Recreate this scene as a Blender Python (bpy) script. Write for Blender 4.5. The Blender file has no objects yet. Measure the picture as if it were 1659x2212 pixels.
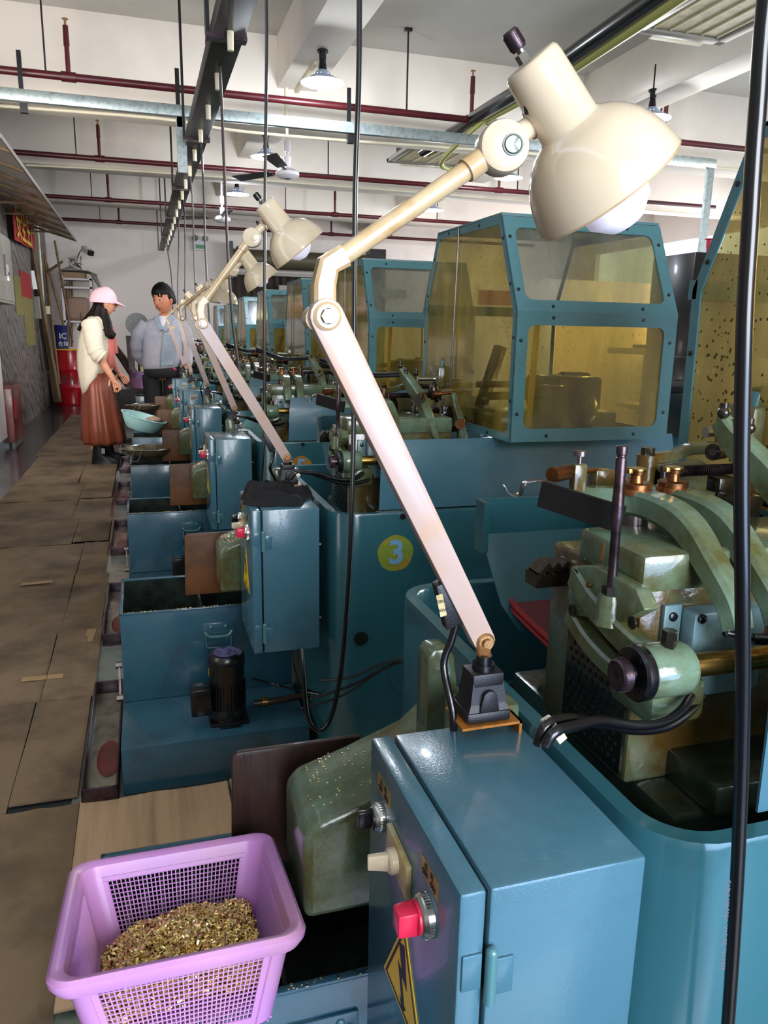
import bpy, bmesh, math, random
from mathutils import Vector, Matrix, noise
random.seed(4)
PI = math.pi
S = bpy.context.scene
C = S.collection
V = Vector

# ---------------------------------------------------------------- camera
cam = bpy.data.objects.new('camera', bpy.data.cameras.new('camera'))
C.objects.link(cam)
cam.location = (0, 0, 1.25)
cam.rotation_euler = (1.343902147, -0.018195326, -0.298733278)
cam.data.sensor_fit = 'VERTICAL'
cam.data.sensor_height = 36.0
cam.data.lens = 36.0 * 1664 / 2212
cam.data.clip_start = 0.02
cam.data.clip_end = 100
S.camera = cam
# ---------------------------------------------------------------- light
S.view_settings.view_transform = 'Standard'
S.view_settings.look = 'None'
S.view_settings.gamma = 1.0
S.view_settings.use_curve_mapping = False
S.view_settings.exposure = 1.52
S.cycles.max_bounces = 6
S.cycles.diffuse_bounces = 3
S.cycles.glossy_bounces = 3
S.cycles.transmission_bounces = 3
S.cycles.transparent_max_bounces = 14
S.cycles.sample_clamp_indirect = 4
S.cycles.use_denoising = True
w = bpy.data.worlds.new('sky'); S.world = w; w.use_nodes = True
w.node_tree.nodes['Background'].inputs[0].default_value = (0.62, 0.78, 1.0, 1)
w.node_tree.nodes['Background'].inputs[1].default_value = 1.1
def area(name, loc, to, sx, sy, power, col, spread=180):
    l = bpy.data.lights.new(name, 'AREA'); l.shape = 'RECTANGLE'; l.size = sx; l.size_y = sy
    l.energy = power; l.color = col; l.spread = math.radians(spread)
    o = bpy.data.objects.new(name, l); C.objects.link(o); o.location = loc
    o.rotation_euler = (V(to) - V(loc)).to_track_quat('-Z', 'Y').to_euler()
    return o
# daylight through the windows of the wall behind the camera and of the far right side; the rest are added fills
area('daylight_back_window', (0.9, -2.3, 1.85), (1.2, 7, 2.1), 2.4, 1.6, 66, (0.93, 0.96, 1.0))
area('blue_fill_back_low', (1.2, -1.9, 0.65), (0.9, 3, 0.55), 2.0, 0.9, 18, (0.42, 0.62, 1.0))  # added low blue fill; the back wall has no doorway
area('fill_left_near', (-1.42, 2.2, 1.6), (0.0, 5.0, 0.3), 1.8, 2.0, 9, (1.0, 0.94, 0.88))  # added warm fill beside the left wall, which has no opening
area('fill_left_far', (-1.30, 5.4, 1.9), (0.2, 10.5, 1.7), 1.6, 1.8, 19, (1.0, 0.95, 0.90), 130)  # added fill to brighten the people and far wall; no door there
area('daylight_right_window', (8.6, 4.0, 2.3), (1.0, 2.5, 0.5), 6.0, 1.4, 105, (1.0, 0.97, 0.90), 105)
area('daylight_right_far', (8.6, 11.0, 1.9), (0.0, 11.0, 1.8), 6.0, 1.8, 95, (1.0, 0.93, 0.90))

# ---------------------------------------------------------------- mesh helpers
def frame(d):
    d = V(d).normalized(); a = V((0, 0, 1)) if abs(d.z) < 0.9 else V((1, 0, 0))
    x = a.cross(d).normalized(); return x, d.cross(x), d
def smooth_path(pts, n=6):
    pts = [V(p) for p in pts]
    if len(pts) < 3: return pts
    out = []
    for i in range(len(pts) - 1):
        p0 = pts[max(i - 1, 0)]; p1 = pts[i]; p2 = pts[i + 1]; p3 = pts[min(i + 2, len(pts) - 1)]
        for k in range(n):
            t = k / n
            out.append(0.5 * ((2 * p1) + (p2 - p0) * t + (2 * p0 - 5 * p1 + 4 * p2 - p3) * t * t + (3 * p1 - p0 - 3 * p2 + p3) * t ** 3))
    out.append(pts[-1]); return out
class MB:
    def __init__(s): s.v = []; s.f = []
    def add(s, vs, fs):
        b = len(s.v); s.v += [V(v) for v in vs]; s.f += [tuple(b + i for i in f) for f in fs]; return s
    def _bm(s, vs, fs, bev, seg=2):
        if not bev: return s.add(vs, fs)
        bm = bmesh.new(); vv = [bm.verts.new(v) for v in vs]
        for f in fs: bm.faces.new([vv[i] for i in f])
        bmesh.ops.recalc_face_normals(bm, faces=bm.faces)
        es = [e for e in bm.edges if len(e.link_faces) == 2 and e.calc_face_angle(0) > 0.5]
        bmesh.ops.bevel(bm, geom=es, offset=bev, segments=seg, profile=0.5, affect='EDGES', clamp_overlap=True)
        bm.verts.index_update()
        s.add([v.co.copy() for v in bm.verts], [[v.index for v in f.verts] for f in bm.faces]); bm.free(); return s
    def box(s, x0, x1, y0, y1, z0, z1, b=0, seg=2):
        vs = [(x, y, z) for x in (x0, x1) for y in (y0, y1) for z in (z0, z1)]
        return s._bm(vs, [(0, 1, 3, 2), (4, 6, 7, 5), (0, 4, 5, 1), (2, 3, 7, 6), (0, 2, 6, 4), (1, 5, 7, 3)], b, seg)
    def obox(s, p0, p1, wd, ht, up=(0, 0, 1), b=0, w2=None, h2=None):
        p0 = V(p0); p1 = V(p1); d = (p1 - p0).normalized(); u = V(up); x = d.cross(u)
        if x.length < 1e-4: x = d.cross(V((1, 0, 0)))
        x.normalize(); u = x.cross(d).normalized(); w2 = wd if w2 is None else w2; h2 = ht if h2 is None else h2
        vs = [p + x * (a * ww / 2) + u * (c * hh / 2) for p, ww, hh in ((p0, wd, ht), (p1, w2, h2)) for a, c in ((-1, -1), (1, -1), (1, 1), (-1, 1))]
        return s._bm(vs, [(3, 2, 1, 0), (4, 5, 6, 7), (0, 1, 5, 4), (1, 2, 6, 5), (2, 3, 7, 6), (3, 0, 4, 7)], b)
    def cyl(s, p0, p1, r, r2=None, n=20, caps=True):
        p0 = V(p0); p1 = V(p1); r2 = r if r2 is None else r2; x, y, d = frame(p1 - p0)
        vs = [p + (x * math.cos(2 * PI * i / n) + y * math.sin(2 * PI * i / n)) * rr for p, rr in ((p0, r), (p1, r2)) for i in range(n)]
        fs = [(i, (i + 1) % n, n + (i + 1) % n, n + i) for i in range(n)]
        if caps: fs += [tuple(range(n - 1, -1, -1)), tuple(range(n, 2 * n))]
        return s.add(vs, fs)
    def lathe(s, p, d, prof, n=28, close=False):
        p = V(p); x, y, d = frame(d); vs = []; fs = []
        for t, r in prof:
            for i in range(n):
                a = 2 * PI * i / n; vs.append(p + d * t + (x * math.cos(a) + y * math.sin(a)) * max(r, 1e-5))
        for k in range(len(prof) - 1):
            for i in range(n): fs.append((k * n + i, k * n + (i + 1) % n, (k + 1) * n + (i + 1) % n, (k + 1) * n + i))
        if close:
            fs.append(tuple(range(n - 1, -1, -1))); fs.append(tuple(range(len(vs) - n, len(vs))))
        return s.add(vs, fs)
    def ball(s, p, r, n=16, sc=(1, 1, 1)):
        p = V(p); vs = [p + V((0, 0, r * sc[2]))]; fs = []; m = n // 2
        for j in range(1, m):
            for i in range(n):
                a = 2 * PI * i / n; b = PI * j / m
                vs.append(p + V((r * sc[0] * math.sin(b) * math.cos(a), r * sc[1] * math.sin(b) * math.sin(a), r * sc[2] * math.cos(b))))
        vs.append(p - V((0, 0, r * sc[2]))); l = len(vs) - 1
        for i in range(n):
            fs.append((0, 1 + i, 1 + (i + 1) % n)); fs.append((l, l - n + (i + 1) % n, l - n + i))
            for j in range(m - 2): fs.append((1 + j * n + i, 1 + (j + 1) * n + i, 1 + (j + 1) * n + (i + 1) % n, 1 + j * n + (i + 1) % n))
        return s.add(vs, fs)
    def loft(s, rings, caps=True):
        n = len(rings[0]); vs = [q for r in rings for q in r]; fs = []
        for k in range(len(rings) - 1):
            for i in range(n): fs.append((k * n + i, k * n + (i + 1) % n, (k + 1) * n + (i + 1) % n, (k + 1) * n + i))
        if caps: fs += [tuple(range(n - 1, -1, -1)), tuple(range(len(vs) - n, len(vs)))]
        return s.add(vs, fs)
    def tube(s, pts, r, n=8, sm=6, rs=None):
        P = smooth_path(pts, sm) if sm else [V(p) for p in pts]
        rings = []; x = None
        for i, p in enumerate(P):
            d = (P[min(i + 1, len(P) - 1)] - P[max(i - 1, 0)]).normalized()
            if x is None: x = frame(d)[0]
            x = (x - d * x.dot(d)).normalized(); y = d.cross(x)
            rr = r if rs is None else rs(i / (len(P) - 1))
            rings.append([p + (x * math.cos(2 * PI * k / n) + y * math.sin(2 * PI * k / n)) * rr for k in range(n)])
        return s.loft(rings)
    def sweep(s, pts, wd, ht, side, sm=5, b=0, ws=None):
        # rectangular bar along a path; 'side' is the width direction
        P = smooth_path(pts, sm) if sm else [V(p) for p in pts]; rings = []; side = V(side).normalized()
        for i, p in enumerate(P):
            d = (P[min(i + 1, len(P) - 1)] - P[max(i - 1, 0)]).normalized(); sd = (side - d * side.dot(d)).normalized(); u = sd.cross(d)
            t = i / (len(P) - 1); k = 1 if ws is None else ws(t); c = min(wd, ht) * 0.16
            a = wd * k / 2; h = ht * k / 2
            rings.append([p + sd * q + u * e for q, e in ((-a, -h + c), (-a + c, -h), (a - c, -h), (a, -h + c), (a, h - c), (a - c, h), (-a + c, h), (-a, h - c))])
        return s.loft(rings)
    def prism(s, poly, ax, a, c, b=0, seg=2):
        def P(q, t): return {'x': (t, q[0], q[1]), 'y': (q[0], t, q[1]), 'z': (q[0], q[1], t)}[ax]
        n = len(poly); vs = [P(q, a) for q in poly] + [P(q, c) for q in poly]
        fs = [tuple(range(n - 1, -1, -1)), tuple(range(n, 2 * n))] + [(i, (i + 1) % n, n + (i + 1) % n, n + i) for i in range(n)]
        return s._bm(vs, fs, b, seg)
    def hexa(s, p0, p1, r): return s.cyl(p0, p1, r, n=6)
    def build(s, name, m, parent=None, smooth=True, ang=38, **props):
        off = ORG.get(parent.name, V((0, 0, 0))) if parent else V((0, 0, 0))
        me = bpy.data.meshes.new(name); me.from_pydata([tuple(v - off) for v in s.v], [], s.f)
        bm = bmesh.new(); bm.from_mesh(me); bmesh.ops.recalc_face_normals(bm, faces=bm.faces); bm.to_mesh(me); bm.free()
        if smooth: me.shade_smooth(); me.set_sharp_from_angle(angle=math.radians(ang))
        me.materials.append(m)
        o = bpy.data.objects.new(name, me); C.objects.link(o)
        if parent: o.parent = parent; ORG[o.name] = off
        else: ORG[o.name] = V((0, 0, 0))
        for k, q in props.items(): o[k] = q
        return o
ORG = {}
def thing(name, label, cat, loc=(0, 0, 0), group=None):
    o = bpy.data.objects.new(name, None); C.objects.link(o); o.location = loc; o.empty_display_size = 0.05
    ORG[o.name] = V(loc); o['label'] = label; o['category'] = cat
    if group: o['group'] = group
    return o
def tag(o, label, cat, group=None):
    o['label'] = label; o['category'] = cat
    if group: o['group'] = group
    return o
def struct(name, mb, m, parent=None, **k):
    o = mb.build(name, m, parent, **k)
    if not parent: o['kind'] = 'structure'
    return o
def dup(root, d, label=None):
    d = V(d)
    def cp(o, par):
        c = o.copy(); C.objects.link(c)
        if par: c.parent = par
        for ch in list(o.children): cp(ch, c)
        return c
    r = cp(root, None); r.location = root.location + d; ORG[r.name] = ORG[root.name] + d
    if label: r['label'] = label
    return r
def text(name, body, loc, rot, size, m, parent=None, ext=0.0003, align='CENTER', bold=0):
    cu = bpy.data.curves.new(name, 'FONT'); cu.body = body; cu.size = size; cu.extrude = ext; cu.offset = bold
    cu.align_x = align; cu.align_y = 'CENTER'; cu.materials.append(m)
    q = bpy.data.objects.new(name, cu); C.objects.link(q); bpy.context.view_layer.update()
    me = bpy.data.meshes.new_from_object(q.evaluated_get(bpy.context.evaluated_depsgraph_get())); bpy.data.objects.remove(q); bpy.data.curves.remove(cu)
    o = bpy.data.objects.new(name, me); C.objects.link(o); o.rotation_euler = rot
    off = ORG.get(parent.name, V((0, 0, 0))) if parent else V((0, 0, 0))
    o.location = V(loc) - off
    if parent: o.parent = parent
    return o

# ---------------------------------------------------------------- materials
def lin(c): return tuple(((x / 255) / 12.92 if x / 255 < 0.04045 else ((x / 255 + 0.055) / 1.055) ** 2.4) for x in c)
MATS = {}
def mat(name, c, rough=0.5, metal=0.0, c2=None, sc=8.0, amt=0.5, bump=0.0, bsc=None, coat=0.0, alpha=1.0, em=None, es=0, stretch=None, rvar=0.0, spec=0.5):
    m = bpy.data.materials.new(name); m.use_nodes = True; nt = m.node_tree; b = nt.nodes['Principled BSDF']
    b.inputs['Base Color'].default_value = (*lin(c), 1); b.inputs['Roughness'].default_value = rough
    b.inputs['Metallic'].default_value = metal; b.inputs['Coat Weight'].default_value = coat
    b.inputs['Coat Roughness'].default_value = 0.08; b.inputs['Specular IOR Level'].default_value = spec
    if c2 or bump or rvar:
        tc = nt.nodes.new('ShaderNodeTexCoord'); mp = nt.nodes.new('ShaderNodeMapping')
        nt.links.new(tc.outputs['Object'], mp.inputs['Vector'])
        if stretch: mp.inputs['Scale'].default_value = stretch
        nz = nt.nodes.new('ShaderNodeTexNoise'); nz.inputs['Scale'].default_value = sc; nz.inputs['Detail'].default_value = 6
        nz.inputs['Roughness'].default_value = 0.65
        nt.links.new(mp.outputs['Vector'], nz.inputs['Vector'])
        if c2:
            rp = nt.nodes.new('ShaderNodeValToRGB')
            rp.color_ramp.elements[0].position = 0.60 - amt * 0.3; rp.color_ramp.elements[1].position = 0.60 + (1 - amt) * 0.25
            rp.color_ramp.elements[0].color = (*lin(c), 1); rp.color_ramp.elements[1].color = (*lin(c2), 1)
            nt.links.new(nz.outputs['Fac'], rp.inputs['Fac']); nt.links.new(rp.outputs['Color'], b.inputs['Base Color'])
        if rvar:
            mr = nt.nodes.new('ShaderNodeMapRange'); mr.inputs['To Min'].default_value = max(rough - rvar, 0.02); mr.inputs['To Max'].default_value = rough + rvar
            mr.inputs['From Min'].default_value = 0.3; mr.inputs['From Max'].default_value = 0.7
            nt.links.new(nz.outputs['Fac'], mr.inputs['Value']); nt.links.new(mr.outputs['Result'], b.inputs['Roughness'])
        if bump:
            n2 = nt.nodes.new('ShaderNodeTexNoise'); n2.inputs['Scale'].default_value = bsc or sc * 6; n2.inputs['Detail'].default_value = 4
            nt.links.new(mp.outputs['Vector'], n2.inputs['Vector'])
            bp = nt.nodes.new('ShaderNodeBump'); bp.inputs['Strength'].default_value = bump; bp.inputs['Distance'].default_value = 0.003
            nt.links.new(n2.outputs['Fac'], bp.inputs['Height']); nt.links.new(bp.outputs['Normal'], b.inputs['Normal'])
    if em: b.inputs['Emission Color'].default_value = (*lin(em), 1); b.inputs['Emission Strength'].default_value = es
    MATS[name] = m; return m
M_paint = mat('teal paint', (64, 104, 120), 0.24, c2=(48, 80, 92), sc=5, amt=0.35, bump=0.10, bsc=320, coat=0.35, rvar=0.10)
M_tank = mat('dark teal tank paint', (46, 86, 104), 0.24, c2=(34, 58, 66), sc=7, amt=0.35, bump=0.06, bsc=120, coat=0.35, rvar=0.12)
M_dark = mat('oily tank inside', (34, 44, 38), 0.25, c2=(16, 18, 14), sc=14, amt=0.6, bump=0.2, bsc=90)
M_tub = mat('deep green teal tub paint', (44, 92, 102), 0.20, c2=(34, 72, 78), sc=3, amt=0.3, bump=0.04, bsc=140, coat=0.4)
M_frame = mat('light teal frame paint', (72, 116, 122), 0.3, c2=(56, 96, 102), sc=6, amt=0.3, bump=0.04, coat=0.25)
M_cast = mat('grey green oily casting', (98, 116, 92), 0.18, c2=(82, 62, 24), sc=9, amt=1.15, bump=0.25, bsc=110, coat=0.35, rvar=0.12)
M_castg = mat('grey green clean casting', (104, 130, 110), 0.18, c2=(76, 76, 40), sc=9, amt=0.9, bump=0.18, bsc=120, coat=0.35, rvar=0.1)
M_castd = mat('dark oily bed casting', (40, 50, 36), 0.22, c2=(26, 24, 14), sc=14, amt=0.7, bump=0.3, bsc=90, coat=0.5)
M_bar = mat('matt black bar', (18, 17, 16), 0.6, spec=0.25)
M_bluepl = mat('pale blue plate', (110, 142, 150), 0.35, c2=(70, 78, 60), sc=14, amt=0.35, bump=0.08)
M_oilmach = mat('black oily iron', (26, 24, 18), 0.22, 0.3, c2=(60, 48, 24), sc=22, amt=0.4, bump=0.5, bsc=60, coat=0.5)
M_black = mat('black enamel', (14, 14, 17), 0.28, bump=0.03, bsc=300, coat=0.2)
M_blackpl = mat('black plastic', (20, 19, 24), 0.42, bump=0.15, bsc=700)
M_cable = mat('black cable sheath', (10, 10, 14), 0.26, coat=0.3)
M_steel = mat('oily steel', (120, 112, 112), 0.28, 0.9, c2=(70, 58, 54), sc=30, amt=0.5, bump=0.1, bsc=200)
M_dsteel = mat('dark burnished steel', (84, 70, 76), 0.3, 0.85, c2=(40, 30, 30), sc=25, amt=0.5, bump=0.1, bsc=240)
M_chrome = mat('bright steel', (205, 205, 200), 0.2, 1.0)
M_brass = mat('brass', (196, 156, 84), 0.28, 1.0, c2=(120, 84, 40), sc=14, amt=0.6)
M_copper = mat('bronze', (136, 88, 52), 0.3, 0.9, c2=(66, 42, 28), sc=26, amt=0.5, bump=0.1)
M_rust = mat('rusted bolt steel', (168, 128, 84), 0.45, 0.6, c2=(120, 74, 40), sc=60, amt=0.6, bump=0.2)
M_cream = mat('cream enamel', (206, 188, 160), 0.16, c2=(192, 170, 138), sc=12, amt=0.25, coat=0.5)
M_cream2 = mat('yellowed cream enamel', (192, 170, 132), 0.28, c2=(168, 122, 64), sc=16, amt=0.55, coat=0.3)
M_armw = mat('pale arm enamel', (178, 154, 144), 0.32, c2=(180, 142, 112), sc=10, amt=0.35, coat=0.2, bump=0.02)
M_bulb = mat('opal bulb', (232, 226, 238), 0.12, em=(226, 220, 240), es=0.12)
M_red = mat('red drum paint', (176, 14, 26), 0.25, coat=0.4, c2=(120, 10, 16), sc=6, amt=0.2)
M_redpl = mat('red plastic', (206, 34, 70), 0.3)
M_print = mat('faint cable print', (96, 96, 108), 0.5)
M_redtray = mat('dark red enamel', (104, 22, 22), 0.35, c2=(52, 26, 20), sc=10, amt=0.5, coat=0.1)
M_pink = mat('lilac plastic', (196, 138, 204), 0.32, c2=(206, 150, 176), sc=5, amt=0.5, bump=0.03)
M_pink.node_tree.nodes['Principled BSDF'].inputs['Subsurface Weight'].default_value = 0.0
M_bits = mat('brass turned bits', (240, 214, 146), 0.22, 1.0, c2=(170, 138, 80), sc=60, amt=0.5)
M_card = mat('dirty cardboard', (114, 94, 70), 0.85, c2=(66, 54, 42), sc=3.2, amt=0.55, bump=0.25, bsc=40)
M_card2 = mat('clean cardboard', (176, 146, 114), 0.8, c2=(146, 120, 94), sc=30, amt=0.5, bump=0.15, stretch=(1, 0.05, 1))
M_wood = mat('oil soaked board', (58, 34, 24), 0.5, c2=(34, 18, 14), sc=22, amt=0.6, bump=0.3, stretch=(1, 1, 0.15), coat=0.1)
M_wood2 = mat('brown board', (104, 66, 34), 0.5, c2=(52, 32, 20), sc=10, amt=0.6, bump=0.2)
M_timber = mat('old timber', (112, 92, 66), 0.8, c2=(66, 52, 38), sc=12, amt=0.6, bump=0.4, stretch=(1, 1, 0.2))
M_bamboo = mat('bamboo pole', (128, 98, 58), 0.6, c2=(82, 62, 38), sc=10, amt=0.5)
M_wall = mat('white wall', (238, 228, 220), 0.8, c2=(212, 202, 194), sc=0.7, amt=0.4, bump=0.05)
M_ceil = mat('ceiling paint', (190, 186, 178), 0.85, c2=(170, 166, 158), sc=0.6, amt=0.4)
M_beam = mat('beam paint', (230, 220, 208), 0.8, c2=(212, 202, 190), sc=0.9, amt=0.4)
M_floor = mat('grey painted floor', (50, 54, 56), 0.22, c2=(44, 48, 50), sc=1.2, amt=0.5, bump=0.03, bsc=30, coat=0.3, rvar=0.08)
M_apron = mat('pale green grey floor', (104, 112, 104), 0.25, c2=(66, 68, 58), sc=5, amt=0.4, bump=0.03)
M_pipe = mat('dark red pipe paint', (72, 16, 22), 0.35, c2=(60, 16, 22), sc=9, amt=0.4)
M_galv = mat('galvanised steel', (158, 168, 166), 0.38, 0.7, c2=(120, 130, 130), sc=34, amt=0.5)
M_tray = mat('dark cable tray', (44, 44, 42), 0.45, 0.3, c2=(64, 62, 56), sc=5, amt=0.4)
M_gland = mat('ivory plastic', (222, 212, 184), 0.45)
M_white = mat('white plastic', (226, 222, 226), 0.4)
M_grey = mat('grey metal', (150, 146, 140), 0.5)
M_greyk = mat('grey cabinet paint', (150, 146, 136), 0.5)
M_blueshade = mat('white pendant enamel', (190, 205, 235), 0.3)
M_lampon = mat('lit pendant bulb', (240, 244, 255), 0.3, em=(215, 228, 255), es=14)
M_glassdark = mat('fan blade', (46, 42, 40), 0.4)
M_basin = mat('pale mint plastic', (164, 206, 204), 0.35)
M_mesh = mat('woven wire', (120, 108, 84), 0.4, 0.6, c2=(70, 60, 44), sc=60, amt=0.5)
M_sponge = mat('fine shavings', (170, 140, 120), 0.7, c2=(120, 90, 70), sc=60, amt=0.5, bump=0.5)
M_cloth = mat('black cloth', (9, 9, 12), 0.9, bump=0.4, bsc=60)
M_navy = mat('navy bucket', (22, 32, 84), 0.3, coat=0.3)
M_yel = mat('safety yellow', (250, 206, 20), 0.4)
M_yelbar = mat('yellow bar', (244, 200, 48), 0.4)
M_ink = mat('black ink', (10, 10, 10), 0.5)
M_goldpl = mat('gold label foil', (178, 150, 84), 0.35, 0.6, c2=(120, 100, 54), sc=30, amt=0.4)
M_creampl = mat('aged cream plate', (196, 186, 142), 0.4, c2=(150, 120, 60), sc=14, amt=0.5)
M_stkg = mat('green gold foil', (150, 170, 66), 0.25, 0.25, c2=(206, 150, 56), sc=14, amt=0.7, bump=1.0, bsc=45)
M_stko = mat('orange gold foil', (190, 130, 56), 0.35, 0.3, c2=(210, 160, 70), sc=26, amt=0.4, bump=0.3, bsc=60)
M_num = mat('pale blue numeral', (120, 170, 210), 0.35)
M_banner = mat('red banner cloth', (150, 26, 28), 0.7)
M_gold = mat('yellow lettering', (204, 160, 50), 0.6)
M_paper = mat('yellowed poster', (124, 116, 62), 0.7, c2=(104, 96, 60), sc=6, amt=0.4)
M_skin = mat('skin', (214, 150, 118), 0.5, c2=(196, 124, 96), sc=8, amt=0.35)
M_skin2 = mat('tanned skin', (190, 124, 92), 0.5, c2=(170, 100, 72), sc=12, amt=0.35)
M_hair = mat('black hair', (6, 5, 6), 0.5, bump=1.0, bsc=30, stretch=(6, 6, 0.6), spec=0.2)
M_hairb = mat('dark brown hair', (24, 14, 10), 0.5, bump=1.0, bsc=30, stretch=(5, 5, 0.5), spec=0.2)
M_knit = mat('cream knit', (226, 214, 194), 0.9, c2=(210, 196, 172), sc=5, amt=0.4, bump=0.4, bsc=120)
M_pinkc = mat('pink cotton', (240, 190, 200), 0.8)
M_coral = mat('coral top', (226, 122, 110), 0.8)
M_skirt = mat('copper satin', (128, 62, 40), 0.42, 0.15, c2=(110, 58, 40), sc=5, amt=0.45, stretch=(3, 3, 0.4))
M_boot = mat('black leather', (14, 13, 14), 0.35)
M_jacket = mat('grey work jacket', (166, 168, 180), 0.8, c2=(138, 142, 156), sc=4, amt=0.4, bump=0.3, bsc=20)
M_jacketb = mat('pale blue jacket panel', (148, 160, 174), 0.8, c2=(126, 140, 156), sc=5, amt=0.4)
M_tee = mat('white tee', (214, 214, 224), 0.8)
M_trou = mat('black trousers', (16, 17, 22), 0.8)
M_lip = mat('lips', (150, 80, 70), 0.5)
M_wht = mat('clear white', (230, 230, 230), 0.5)
def pane(name, tint, opac, rough, spots=0.0):
    m = bpy.data.materials.new(name); m.use_nodes = True; nt = m.node_tree; N = nt.nodes; L = nt.links
    for n in list(N): N.remove(n)
    out = N.new('ShaderNodeOutputMaterial'); tr = N.new('ShaderNodeBsdfTransparent'); tl = N.new('ShaderNodeBsdfTranslucent')
    df = N.new('ShaderNodeBsdfDiffuse'); gl = N.new('ShaderNodeBsdfGlossy'); a1 = N.new('ShaderNodeMixShader'); a2 = N.new('ShaderNodeMixShader'); a3 = N.new('ShaderNodeMixShader')
    tr.inputs[0].default_value = (*[min(1, x * 1.15 + 0.1) for x in lin(tint)], 1); tl.inputs[0].default_value = (*lin(tint), 1); df.inputs[0].default_value = (*lin(tint), 1)
    gl.inputs['Roughness'].default_value = rough; gl.inputs[0].default_value = (0.9, 0.9, 0.9, 1)
    a1.inputs[0].default_value = 0.45; L.new(tl.outputs[0], a1.inputs[1]); L.new(df.outputs[0], a1.inputs[2])
    tc = N.new('ShaderNodeTexCoord'); mp = N.new('ShaderNodeMapping'); mp.inputs['Scale'].default_value = (1, 1, 0.35); nz = N.new('ShaderNodeTexNoise'); nz.inputs['Scale'].default_value = 9; nz.inputs['Detail'].default_value = 7
    L.new(tc.outputs['Object'], mp.inputs[0]); L.new(mp.outputs[0], nz.inputs['Vector'])
    mr = N.new('ShaderNodeMapRange'); mr.inputs['From Min'].default_value = 0.3; mr.inputs['From Max'].default_value = 0.7
    mr.inputs['To Min'].default_value = max(0, opac - 0.28); mr.inputs['To Max'].default_value = min(1, opac + 0.28); L.new(nz.outputs['Fac'], mr.inputs['Value'])
    fac = mr.outputs['Result']
    if spots:
        vo = N.new('ShaderNodeTexVoronoi'); vo.inputs['Scale'].default_value = 90; L.new(tc.outputs['Object'], vo.inputs['Vector'])
        n3 = N.new('ShaderNodeTexNoise'); n3.inputs['Scale'].default_value = 5; L.new(tc.outputs['Object'], n3.inputs['Vector'])
        ml = N.new('ShaderNodeMath'); ml.operation = 'MULTIPLY'; ml.inputs[1].default_value = spots; L.new(n3.outputs['Fac'], ml.inputs[0])
        lt = N.new('ShaderNodeMath'); lt.operation = 'LESS_THAN'; L.new(vo.outputs['Distance'], lt.inputs[0]); L.new(ml.outputs[0], lt.inputs[1])
        mx = N.new('ShaderNodeMixRGB'); mx.inputs[1].default_value = (*lin(tint), 1); mx.inputs[2].default_value = (*lin((70, 62, 22)), 1)
        L.new(lt.outputs[0], mx.inputs[0]); L.new(mx.outputs[0], tl.inputs[0]); L.new(mx.outputs[0], df.inputs[0])
        m2 = N.new('ShaderNodeMath'); m2.operation = 'MAXIMUM'; L.new(fac, m2.inputs[0]); L.new(lt.outputs[0], m2.inputs[1]); fac = m2.outputs[0]
    L.new(fac, a2.inputs[0]); L.new(tr.outputs[0], a2.inputs[1]); L.new(a1.outputs[0], a2.inputs[2])
    fr = N.new('ShaderNodeFresnel'); fr.inputs[0].default_value = 1.45; L.new(fr.outputs[0], a3.inputs[0]); L.new(a2.outputs[0], a3.inputs[1]); L.new(gl.outputs[0], a3.inputs[2])
    L.new(a3.outputs[0], out.inputs[0]); return m
M_pane = pane('oily yellow polycarbonate', (168, 152, 78), 0.32, 0.10, 0.22)
M_pane_clear = pane('greasy clear polycarbonate', (160, 162, 152), 0.36, 0.12)
M_pane_spot = pane('oil spotted polycarbonate', (200, 176, 108), 0.46, 0.12, 0.42)
M_awn = pane('grimy awning sheet', (120, 104, 88), 0.8, 0.3)
def marble():
    m = mat('patterned wall tile', (150, 146, 140), 0.45); nt = m.node_tree; b = nt.nodes['Principled BSDF']
    tc = nt.nodes.new('ShaderNodeTexCoord'); mp = nt.nodes.new('ShaderNodeMapping'); mp.inputs['Rotation'].default_value = (0.75, 0, 0); mp.inputs['Scale'].default_value = (1, 1.2, 1.0)
    wv = nt.nodes.new('ShaderNodeTexWave'); wv.inputs['Scale'].default_value = 1.9; wv.inputs['Distortion'].default_value = 13; wv.inputs['Detail'].default_value = 4; wv.bands_direction = 'Z'
    nz = nt.nodes.new('ShaderNodeTexNoise'); nz.inputs['Scale'].default_value = 1.4
    rp = nt.nodes.new('ShaderNodeValToRGB'); rp.color_ramp.elements[0].position = 0.05; rp.color_ramp.elements[0].color = (*lin((60, 56, 52)), 1)
    rp.color_ramp.elements[1].position = 0.65; rp.color_ramp.elements[1].color = (*lin((110, 104, 98)), 1)
    nt.links.new(tc.outputs['Object'], mp.inputs[0]); nt.links.new(mp.outputs[0], wv.inputs['Vector']); nt.links.new(wv.outputs['Color'], rp.inputs[0])
    nt.links.new(rp.outputs[0], b.inputs['Base Color']); return m
M_marble = marble()
for m in MATS.values():
    m.cycles.use_transparent_shadow = True
PER = 1.335
ORD = ['', 'nearest', 'second nearest', 'third', 'fourth', 'fifth', 'sixth', 'seventh', 'farthest']
DX = [0, 0, 0.02, 0.025, 0.03, 0.032, 0.034, 0.036, 0.038]
NM = 8
# ---------------------------------------------------------------- the setting
struct('floor', MB().box(-1.9, 9, -2.6, 15.4, -0.1, 0), M_floor)
o = struct('trim_1', MB().box(-0.24, 3.4, 0.2, 14, 0.0, 0.004), M_apron)
struct('ceiling', MB().box(-1.9, 9, -2.6, 15.4, 3.62, 3.75), M_ceil)
struct('wall_left', MB().box(-1.62, -1.5, -2.6, 15.4, 0, 2.9).box(-1.62, -1.5, 4.2, 15.4, 2.9, 3.62), M_marble)
struct('wall_far', MB().box(-1.9, 9, 15.2, 15.4, 0, 3.62), M_wall)
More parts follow.
